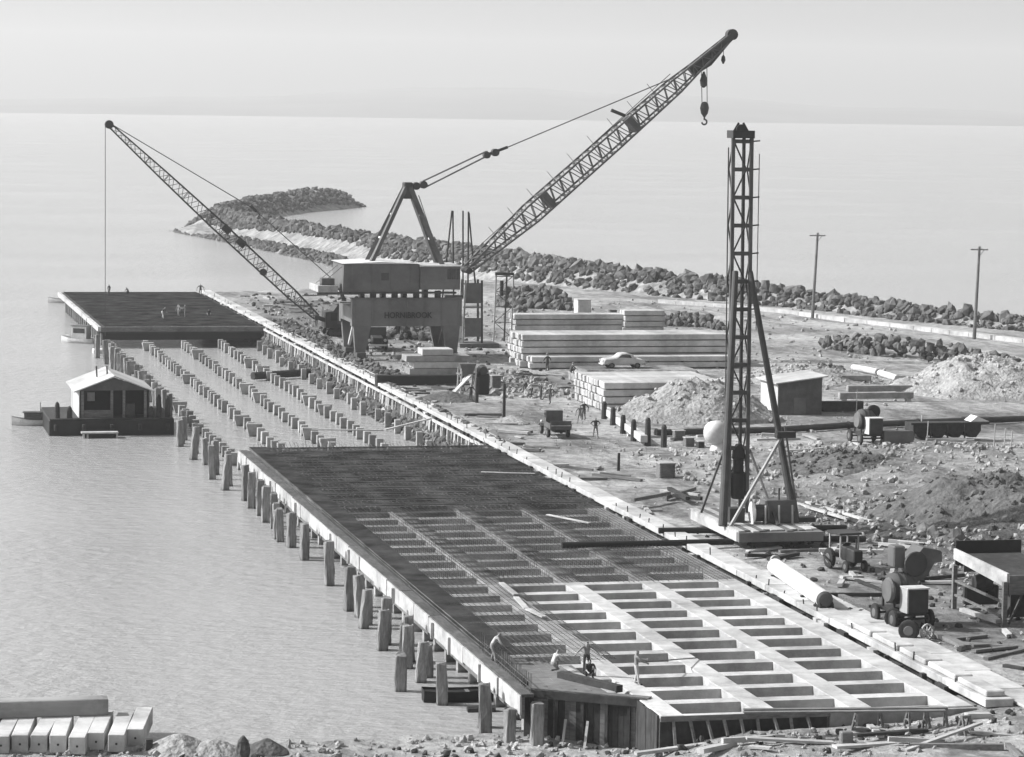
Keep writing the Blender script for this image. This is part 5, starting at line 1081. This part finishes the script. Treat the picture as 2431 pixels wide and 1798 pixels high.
# ------------------------------------------------------------------ people
def person(label, loc, rz, pose, shirt='shirtm', trous='trousd', hat=False, group=None, held=None):
    """one skinned body: joints in metres, local frame facing +Y"""
    J = {}; E = []; R = {}; Mt = {}
    def j(n, p, r, par=None, m='shirt'):
        J[n] = Vector(p); R[n] = r; Mt[n] = m
        if par: E.append((par, n))
    P = dict(hip=(0, 0, .95), lean=0., twist=0., armL=[(-.30, .02, -.28), (-.33, .08, -.55)], armR=[(.30, .02, -.28), (.33, .08, -.55)], kneeL=(-.12, .05, .5), kneeR=(.12, .05, .5), footL=(-.13, 0, .07), footR=(.13, 0, .07)); P.update(pose)
    hip = Vector(P['hip']); ln = P['lean']; up = Vector((0, math.sin(ln), math.cos(ln))); f = Vector((0, math.cos(ln), -math.sin(ln)))
    j('pel', hip, .15, None, 'trous'); j('belly', hip+up*.16, .145, 'pel'); j('chest', hip+up*.36, .165, 'belly'); j('neck', hip+up*.53, .06, 'chest', 'skin')
    hd = Vector((0, math.sin(ln*.6), math.cos(ln*.6))); j('head', J['neck']+hd*.12+f*.02, .098, 'neck', 'skin'); j('crown', J['head']+hd*.09, .088, 'head', 'hair'); j('nose', J['head']+f*.115-hd*.0, .02, 'head', 'skin')
    for s, k in ((-1, 'L'), (1, 'R')):
        sh = J['chest']+up*.10+Vector((s*.19, 0, 0)); j('sh'+k, sh, .068, 'chest')
        e_, w_ = P['arm'+k]; j('el'+k, sh+Vector(e_), .048, 'sh'+k, 'shirt'); j('wr'+k, sh+Vector(w_), .032, 'el'+k, 'skin')
        d = (J['wr'+k]-J['el'+k]).normalized(); sd = d.cross(Vector((0, 1, 0)) if abs(d.y) < .9 else Vector((1, 0, 0))).normalized(); pm = J['wr'+k]+d*.07; j('pm'+k, pm, .036, 'wr'+k, 'skin')
        bn = sd.cross(d)
        for q in range(4): j('f%d%s' % (q, k), pm+d*(.085-.012*abs(q-1.3))+sd*(.020*(q-1.5))*1.5+bn*.03, .009, 'pm'+k, 'skin')
        j('th'+k, pm+sd*-.055+d*.02, .011, 'pm'+k, 'skin')
        hp = hip+Vector((s*.095, 0, -.05)); j('hp'+k, hp, .098, 'pel', 'trous'); j('kn'+k, P['knee'+k], .066, 'hp'+k, 'trous'); ft = Vector(P['foot'+k]); j('an'+k, ft+Vector((0, -.02, .03)), .045, 'kn'+k, 'trous'); j('to'+k, ft+Vector((s*.03, .17, -.02)), .04, 'an'+k, 'boot')
    names = list(J); ix = {n: i for i, n in enumerate(names)}
    me = bpy.data.meshes.new('t'); me.from_pydata([J[n] for n in names], [(ix[a], ix[b]) for a, b in E], []); ob = bpy.data.objects.new('t', me); COL.objects.link(ob)
    md = ob.modifiers.new('s', 'SKIN'); md.use_smooth_shade = True
    for i, n in enumerate(names): v = me.skin_vertices[0].data[i]; v.radius = (R[n], R[n]*(.72 if n in ('belly', 'chest', 'pel') else 1)); v.use_root = (n == 'pel')
    ob.modifiers.new('d', 'SUBSURF').levels = 1; dg = bpy.context.evaluated_depsgraph_get(); m2 = bpy.data.meshes.new_from_object(ob.evaluated_get(dg)); bpy.data.objects.remove(ob); m2.name = 'person'
    slots = ['shirt', 'trous', 'skin', 'hair', 'boot']; mp_ = dict(shirt=shirt, trous=trous, skin='skin', hair='hair', boot='black'); m2.materials.clear()
    for s_ in slots: m2.materials.append(M[mp_[s_]])
    pos = np.array([J[n] for n in names])
    for p in m2.polygons:
        c = np.array(p.center); best = 1e9; mt = 'shirt'
        for a, b in E:
            A, B = pos[ix[a]], pos[ix[b]]; d = B-A; t = max(0, min(1, float((c-A)@d/max(1e-9, d@d)))); dist = np.linalg.norm(c-A-d*t)-R[a]*(1-t)-R[b]*t
            if dist < best: best = dist; mt = Mt[b] if t > .35 else Mt[a]
        p.material_index = slots.index(mt); p.use_smooth = True
    o = bpy.data.objects.new('person', m2); COL.objects.link(o); o.location = loc; o.rotation_euler.z = rz; tag(o, label, 'person', group)
    if hat: h = MB().lathe(J['crown']-hd*.02, hd, [(0, .17), (.015, .17), (.02, .105), (.11, .09), (.13, .03)], 12).build('hat', 'shirtm', o, local=True)
    return o
AK = dict(armL=[(-.22, -.10, -.22), (-.02, .02, -.38)], armR=[(.22, -.10, -.22), (.02, .02, -.38)], footL=(-.2, 0, .07), footR=(.2, 0, .07), kneeL=(-.16, .03, .5), kneeR=(.16, .03, .5))
BEND = dict(lean=1.15, hip=(0, -.12, .9), armL=[(-.05, .1, -.27), (-.02, .18, -.5)], armR=[(.05, .1, -.27), (.02, .18, -.5)])
BEND2 = dict(lean=.7, hip=(0, -.08, .9), armL=[(-.12, .12, -.25), (-.06, .28, -.42)], armR=[(.12, .12, -.25), (.06, .28, -.42)], footL=(-.24, 0, .07), footR=(.24, .1, .07))
KNEEL = dict(lean=.5, hip=(0, 0, .42), kneeL=(-.15, .38, .45), footL=(-.15, .33, .07), kneeR=(.14, .28, .1), footR=(.14, -.2, .09), armL=[(-.1, .15, -.24), (0, .34, -.38)], armR=[(.1, .15, -.24), (0, .34, -.38)])
SQUAT = dict(lean=.45, hip=(0, -.1, .32), kneeL=(-.2, .28, .5), footL=(-.16, .1, .07), kneeR=(.2, .28, .5), footR=(.16, .1, .07), armL=[(-.06, .2, -.2), (.02, .42, -.3)], armR=[(.06, .2, -.2), (0, .42, -.3)])
SIT = dict(lean=.25, hip=(0, 0, .16), kneeL=(-.13, .42, .3), footL=(-.13, .6, -.05), kneeR=(.13, .42, .3), footR=(.13, .6, -.05), armL=[(-.08, .14, -.24), (-.02, .36, -.28)], armR=[(.08, .14, -.24), (.02, .36, -.28)])
WALK = dict(kneeL=(-.11, .2, .52), footL=(-.11, .26, .08), kneeR=(.11, -.02, .5), footR=(.11, -.3, .1), armL=[(-.24, -.14, -.25), (-.26, -.14, -.5)], armR=[(.24, .12, -.25), (.26, .28, -.45)])
POLE = dict(armL=[(-.05, .22, -.2), (.05, .5, -.2)], armR=[(.12, .2, -.22), (.06, .42, -.3)], footL=(-.2, 0, .07), footR=(.2, .1, .07))
RT = -math.pi/2
q = N(1170, 1573, .05); person('worker in white shirt bending over steel at the seaward corner', q, RT, BEND2, 'shirtw', 'trousm')
q = N(1312, 1594, .05); person('pale-shirted worker kneeling at the edge of the working floor', q, RT+.3, KNEEL, 'shirtw', 'trousm')
q = N(1392, 1600, .1); person('worker in dark shirt standing with arms spread behind a crouching mate', q, math.pi-.1, dict(lean=.35, armL=[(-.26, .1, -.22), (-.4, .2, -.4)], armR=[(.26, .1, -.22), (.42, .2, -.38)]), 'shirtm', 'trousd')
q = N(1398, 1612, .1); person('dark-clothed worker crouching among the steel at the near corner', q, math.pi, SQUAT, 'shirtd', 'trousd')
q = N(1510, 1627, .0); person('standing worker with pale trousers pushing a long pole across the beams', q, RT, POLE, 'shirtm', 'shirtw')
p_, q_ = N(1508, 1627, 0)+Vector((.35, -.05, 1.12)), N(1655, 1562, .1); o = MB().tube(p_, q_, .035, n=6).build('long_pole', 'tmid'); recenter(o, p_); tag(o, 'long pole held by the standing worker over the beam grid', 'pole')
q = D(1299, 955); person('man in dark jacket standing with hands on hips behind the small lorry', q, math.pi*.98, AK, 'shirtd', 'trousm')
q = D(1265, 926); person('man in grey coat walking away beyond the small lorry', q, .1, WALK, 'shirtm', 'trousm')
q = N(1386, 998); person('man in dark clothes standing by the walking man in grey', q, .3, dict(), 'shirtd', 'trousd')
q = W(1194, 812, 138.5); person('dark figure standing on top of the middle pile stack', (q.x, 138.5, 2.72), .6, dict(), 'shirtd', 'trousd', hat=True)
q = W(1246, 826, 136); person('worker sitting on the edge of the middle pile stack', (q.x, 136, 2.72), -1.2, SQUAT, 'shirtd', 'trousd', hat=True)
for k, (x, y, r_, ps, sh_, lab) in enumerate([(1262, 945, 1.2, BEND2, 'shirtw', 'worker in pale shirt leaning over gear by the white stack end'), (1284, 950, -1.4, dict(), 'shirtd', 'dark-clothed worker upright by the white stack end'), (1246, 932, .4, BEND, 'shirtm', 'grey-clothed worker bent double by the white stack end'), (1306, 960, 2.4, WALK, 'shirtd', 'dark-clothed worker striding by the white stack end')]):
    person(lab, N(x, y), r_, ps, sh_, 'trousd')
for k, (x, y, r_, ps, sh_, lab) in enumerate([(1118, 955, .5, dict(), 'shirtd', 'dark figure standing at the concreting gear by the sand heap'), (1098, 930, -1.2, BEND2, 'shirtw', 'worker in white shirt stooping at the concreting gear')]):
    person(lab, N(x, y), r_, ps, sh_, 'trousd')
for k, (x, y, r_, ps, sh_, tr_, lab) in enumerate([(386, 757, RT, BEND2, 'shirtd', 'shirtw', 'stooping worker in white trousers on the far deck'), (424, 752, 2, dict(), 'shirtm', 'trousm', 'grey worker upright in the middle of the far deck'), (440, 754, 1.2, POLE, 'shirtm', 'trousm', 'worker with a tool beside the grey man on the far deck'), (496, 753, 3, KNEEL, 'shirtd', 'trousd', 'dark worker crouching alone on the far deck'), (259, 703, 1, dict(), 'shirtd', 'trousd', 'dark figure standing at the outer edge of the far deck'), (305, 700, 2, KNEEL, 'shirtd', 'trousd', 'dark figure kneeling at the outer edge of the far deck'), (476, 702, 0, dict(), 'shirtd', 'trousd', 'dark figure standing where far deck meets coping')]):
    person(lab, N(x, y, .04), r_, ps, sh_, tr_)
# ------------------------------------------------------------------ concreting gear beside the slab pile
q = D(1040, 862); r = thing('concrete_hoist', 'dark concreting hoist frame with chute beside the low sand heap', 'hoist', (q.x, q.y+1, 0))
for (x, y) in ((-1.6, 0), (-.2, 0), (-1.6, 1.5), (-.2, 1.5)): MB().bar((q.x+x, q.y+y, 0), (q.x+x+.1, q.y+y, 2.6), .13).build('post', 'tlight', r)
MB().box(q.x-1.7, q.x, q.y-.05, q.y+1.6, 1.9, 2.05).build('deck', 'tmid', r); MB().box(q.x+.1, q.x+1.3, q.y+.2, q.y+1.4, .0, 2.0).build('engine', 'black', r, bevel=.1); MB().prism([(q.x-1.4, q.y-.1, 2.06), (q.x-.4, q.y-.1, 2.06), (q.x-.1, q.y-.1, 3.0), (q.x-1.7, q.y-.1, 3.0)], (0, 1, 0), 1.1).build('hopper', 'steelm', r)
MB().lathe((q.x+.7, q.y+.2, 2.3), (0, 1, 0), [(0, .4), (.8, .55), (1.1, .3)], 14).build('drum', 'steel', r); MB().bar((q.x-.6, q.y-.1, 2.0), (q.x-2.6, q.y-1.6, .4), .4, .12).build('chute', 'tlight', r)
# ------------------------------------------------------------------ near shore: pile ends, trestles, timbers, debris
wpx = 43.; gz = -2.12
pe = N(-20, 1789, gz); pw = (N(46*1+10, 1789, gz)-N(10, 1789, gz)).length*.93
src = None
for k in range(-1, 8):
    px = -18+k*45.2+(0 if k < 6 else 3); fy = [1789, 1789, 1786, 1786, 1787, 1791, 1780, 1785, 1771][k+1]
    b0 = N(px, fy, gz); loc = (b0.x, b0.y, gz-.02)
    lab = 'square pale pile end in the row on the near shore, with a small centre hole'
    if src is None:
        src = thing('precast_pile', lab, 'concrete pile', loc, -.17, group='pile ends on the near shore')
        MB().box(0, pw*.93, 0, 5, 0, pw).build('shaft', 'conc', src, local=True, bevel=.025); MB().tube((pw*.47, -.012, pw*.47), (pw*.47, .2, pw*.47), .055, n=10).build('lifting_hole', 'black', src, local=True)
    else: dup(src, loc, rz=-.17+random.uniform(-.025, .025))
tp_ = N(-60, 1708, gz+pw); o = MB().box(0, 1, 0, .9, 0, .80).build('precast_pile', 'concd', bevel=.04); e1 = W(241, 1570, tp_.y); o.location = (tp_.x, tp_.y, gz+pw-.02); o.scale.x = (N(262, 1708, gz+pw).x-tp_.x); tag(o, 'long grey pile lying crosswise on top of the near shore row', 'concrete pile')
q = N(355, 1782, gz); o = MB().box(-.15, .15, 0, .3, 0, .5).build('timber_stub', 'tdark'); o.location = q; tag(o, 'short dark timber stub at the end of the pile row on shore', 'timber')
for (x, y, rx, ry, h, lab) in [(430, 1786, 1.7, 1.5, .85, 'low rounded sandbag mound beside the near pile row'), (510, 1788, 1.5, 1.4, .7, 'smaller sandbag mound on the near shore'), (640, 1786, 1.1, 1.2, .7, 'grey earth block mound on the near shore')]:
    q = N(x, y, gz); heap('sand_mound', lab, q.x, q.y+.8, rx, ry, h, 'spoil' if x > 600 else 'sand', z=ground_z(q.x, q.y+.8)-.05, seed=x)
q = N(577, 1790, gz); o = MB().lathe((0, 0, -.1), (0, 0, 1), [(0, .3), (.3, .34), (.7, .25), (.95, .05)], 9).build('bush', 'spoil'); o.location = q; tag(o, 'small dark pointed bush on the near shore', 'bush')
def trestle(label, x, y, rz, w=1.4, h=.95, z=None):
    z = ground_z(x, y) if z is None else z; r = thing('trestle', label, 'trestle', (x, y, z), rz, 'trestles under the long planks')
    MB().box(-w/2, w/2, -.09, .09, h-.12, h).build('top_rail', 'tmid', r, local=True)
    for (a, s) in ((-1, -1), (-1, 1), (1, -1), (1, 1)): MB().bar((a*w*.4, s*.04, h-.1), (a*w*.46, s*.34, -.05), .1).build('leg', 'tmid', r, local=True)
    for a in (-1, 1): MB().bar((a*w*.44, -.22, h*.4), (a*w*.44, .22, h*.4), .07).build('tie', 'tmid', r, local=True)
    return r
t1, t2, t3 = D(1893, 1602, -.9), D(2000, 1600, -.7), D(2040, 1600, -.6)
trestle('first trestle under the long level planks at the near end', t1.x, t1.y, 0); trestle('second trestle under the long level planks at the near end', t2.x, t2.y, .1, 1.1); trestle('third trestle, close beside the second under the level planks', t3.x, t3.y, -.1, 1.1)
for k, dz in enumerate((0, .0)):
    z_ = max(ground_z(t1.x, t1.y), ground_z(t2.x, t2.y))+.95; a, c = D(1622, 1556-k*6, z_), D(2062, 1552-k*6, z_); a.z = c.z = z_+.03; o = MB().bar(a, c, .3, .07).build('long_plank', 'tmid'); recenter(o, (a+c)/2); tag(o, 'long level plank resting on the near trestles', 'plank', 'planks on the near trestles')
def ground_timber(a, c, w, h, material, label, lift=.0, lift2=None, z=-1.2, rnd=False, cat='timber'):
    p_, q_ = D(*a, z), D(*c, z)
    for _ in range(4): p_, q_ = D(*a, ground_z(p_.x, p_.y)+lift), D(*c, ground_z(q_.x, q_.y)+(lift if lift2 is None else lift2))
    p_.z += h/2; q_.z += h/2; o = (MB().tube(p_, q_, w/2, w*.42, 10) if rnd else MB().bar(p_, q_, w, h)).build('log' if rnd else 'timber', material); recenter(o, (p_+q_)/2); return tag(o, label, cat)
ground_timber((1558, 1612), (1762, 1596), .34, .34, 'tmid', 'long weathered log lying on the near shore below the end form', .05, rnd=True, cat='log')
ground_timber((1590, 1600), (1700, 1592), .8, .12, 'tlight', 'broad pale slab of timber beside the long log', .02)
ground_timber((1975, 1640), (2140, 1580), .24, .1, 'tlight', 'pale plank rising from the ground onto a small trestle', .0, .5, cat='plank')
ground_timber((1985, 1634), (2190, 1636), .25, .25, 'tmid', 'straight timber lying along the bottom of the near slope', .0)
q = D(2105, 1620, -.6); trestle('little splayed trestle holding up the pale rising plank', q.x, q.y, .3, .5, .85)
q = D(1765, 1575, -1); o = MB().lathe((0, 0, -.2), (0, 0, 1), [(0, .3), (.5, .28), (.95, .2), (1.0, .1)], 8).build('stump', 'tmid'); o.location = (q.x, q.y, ground_z(q.x, q.y)); tag(o, 'upright rough stump at the end of the long log', 'stump')
q = D(1845, 1648, -1); o = MB().box(-.28, .28, -.2, .2, -.2, .75).build('post_block', 'tmid', bevel=.05); o.location = (q.x, q.y, ground_z(q.x, q.y)); tag(o, 'square timber block standing at the bottom of the near slope', 'block')
ground_timber((2198, 1630), (2228, 1660), .22, .2, 'tmid', 'short timber slanting off at the right of the near slope', .0)
ground_timber((1158, 1575), (1270, 1560), .3, .3, 'tmid', 'low timber along the foot of the dark bulkhead', .0, rnd=True, cat='log')
k = 0
for (a, c, mt) in [((1442, 1075), (1525, 1085), 'tlight'), ((1450, 1090), (1515, 1070), 'tmid'), ((1470, 1085), (1530, 1092), 'tdark'), ((1460, 1070), (1500, 1092), 'tdark'), ((1380, 1095), (1460, 1080), 'tmid')]:
    ground_timber(a, c, .3, .25, mt, 'loose timber in the small heap between crate and rig', k*.12, z=0)['group'] = 'timbers in the small heap by the rig'; k += 1
for (a, c, mt, lab) in [((1735, 1100), (1850, 1135), 'tlight', 'pale plank in the litter landward of the rig'), ((1760, 1098), (1900, 1140), 'tlight', 'longer pale plank in the litter landward of the rig'), ((1700, 1205), (1810, 1200), 'tmid', 'dark board lying below the rig platform'), ((2150, 1440), (2234, 1420), 'tmid', 'timber at the right edge beyond the apron'), ((2130, 1475), (2234, 1500), 'tlight', 'pale timber in the litter right of the apron'), ((2190, 1455), (2234, 1462), 'tdark', 'dark timber end right of the apron'), ((2060, 1400), (2150, 1390), 'tmid', 'board lying before the loading bin'), ((1900, 1325), (1830, 1300), 'tmid', 'board in the litter left of the mixer')]:
    ground_timber(a, c, .3, .14, mt, lab, .03, z=0)
# small litter everywhere people have been working
lit = []
for (a, c, n, rr) in [((20, 24), (30, 60), 0, 0), ((22.5, 44), (8, 44), 360, (.06, .2)), ((30, 70), (40, 98), 1700, (.1, .38)), ((33, 50), (26, 62), 700, (.1, .42)), ((22.5, 60), (60, 130), 500, (.06, .2)), ((24, 100), (130, 280), 900, (.1, .4)), ((5, 30), (-12, -5.2), 420, (.05, .22)), ((-24, 5), (-8, 3), 900, (.06, .28)), ((30, 38), (140, 168), 300, (.12, .5)), ((24, 60), (170, 260), 400, (.12, .45))]:
    for _ in range(n):
        x, y = RN.uniform(*a), RN.uniform(*c); z = ground_z(x, y)
        if z < WATER-.1: continue
        r_ = RN.uniform(*rr)*RN.uniform(.5, 1); lit.append(((x, y, z+r_*.25), r_))
o = rock_mass(lit, 'rubble_litter', 'sand'); tag(o, 'small stones and clods strewn over the yard and shore', 'rubble', kind='stuff')
dk = [((x, y, ground_z(x, y)+.05), RN.uniform(.08, .3)) for x, y in zip(RN.uniform(23, 45, 260), RN.uniform(5, 60, 260))]+[((x, y, ground_z(x, y)+.05), RN.uniform(.1, .45)) for x, y in zip(RN.uniform(24, 42, 300), RN.uniform(150, 295, 300))]+[((x, y, ground_z(x, y)+.05), RN.uniform(.08, .3)) for x, y in zip(RN.uniform(-20, 24, 200), RN.uniform(-10, 1, 200)) if ground_z(x, y) > WATER]
o = rock_mass(dk, 'dark_litter', 'tdark'); tag(o, 'dark scraps and offcuts strewn over the yard', 'litter', kind='stuff')

# loose planks lying about the yard
for (xr, yr, n, lab, grp) in [((22.6, 26), (60, 150), 26, 'loose plank lying along the landward side of the coping', 'planks along the coping'), ((24, 36), (26, 46), 22, 'loose plank in the litter below the rig and tractor', 'planks below the rig'), ((26, 42), (148, 176), 26, 'loose timber in the clutter round the concreting gear', 'timbers round the concreting gear'), ((24, 44), (236, 296), 26, 'loose timber strewn over the ground beyond the crawler crane', 'timbers beyond the crawler crane'), ((34, 62), (84, 112), 24, 'loose plank by the pipeline and far mixer', 'planks by the pipeline'), ((25, 33), (-3, 14), 22, 'loose timber in the litter landward of the apron', 'timbers by the apron'), ((2, 22), (-10, -5.6), 20, 'driftwood board on the rough near shore', 'boards on the near shore')]:
    src = None
    for _ in range(n):
        x, y = random.uniform(*xr), random.uniform(*yr); z = ground_z(x, y)+.05; L = random.uniform(.9, 4.2)
        if src is None: o = src = MB().box(-.5, .5, -.14, .14, 0, .13).build('loose_plank', 'tmid')
        else: o = src.copy(); COL.objects.link(o)
        o.location = (x, y, z); o.rotation_euler = (random.uniform(-.05, .05), random.uniform(-.04, .08), random.choice((0, 1.4, -.5, .3, 2.6))+random.uniform(-.3, .3)); o.scale = (L, random.uniform(.7, 1.6), random.uniform(.6, 1.8))
        if random.random() < .4:
            o.material_slots[0].link = 'OBJECT'; o.material_slots[0].material = M[random.choice(('tlight', 'tdark', 'tlight'))]
        tag(o, lab, 'plank', grp)
for (xr, yr, n, pz, lab) in [((24, 34), (150, 172), 3, BEND2, 'labourer stooping in the clutter near the slab pile'), ((24.5, 30), (60, 72), 1, dict(), 'labourer standing on open ground short of the crate'), ((26, 33), (225, 250), 2, WALK, 'labourer walking beyond the crawler crane')]:
    for k in range(n):
        x, y = random.uniform(*xr), random.uniform(*yr); 
        if n == 1: continue
        person(lab, (x, y, ground_z(x, y)), random.random()*6, pz, random.choice(('shirtw', 'shirtd', 'shirtm')), 'trousd', group=lab+'s' if n > 1 else None)
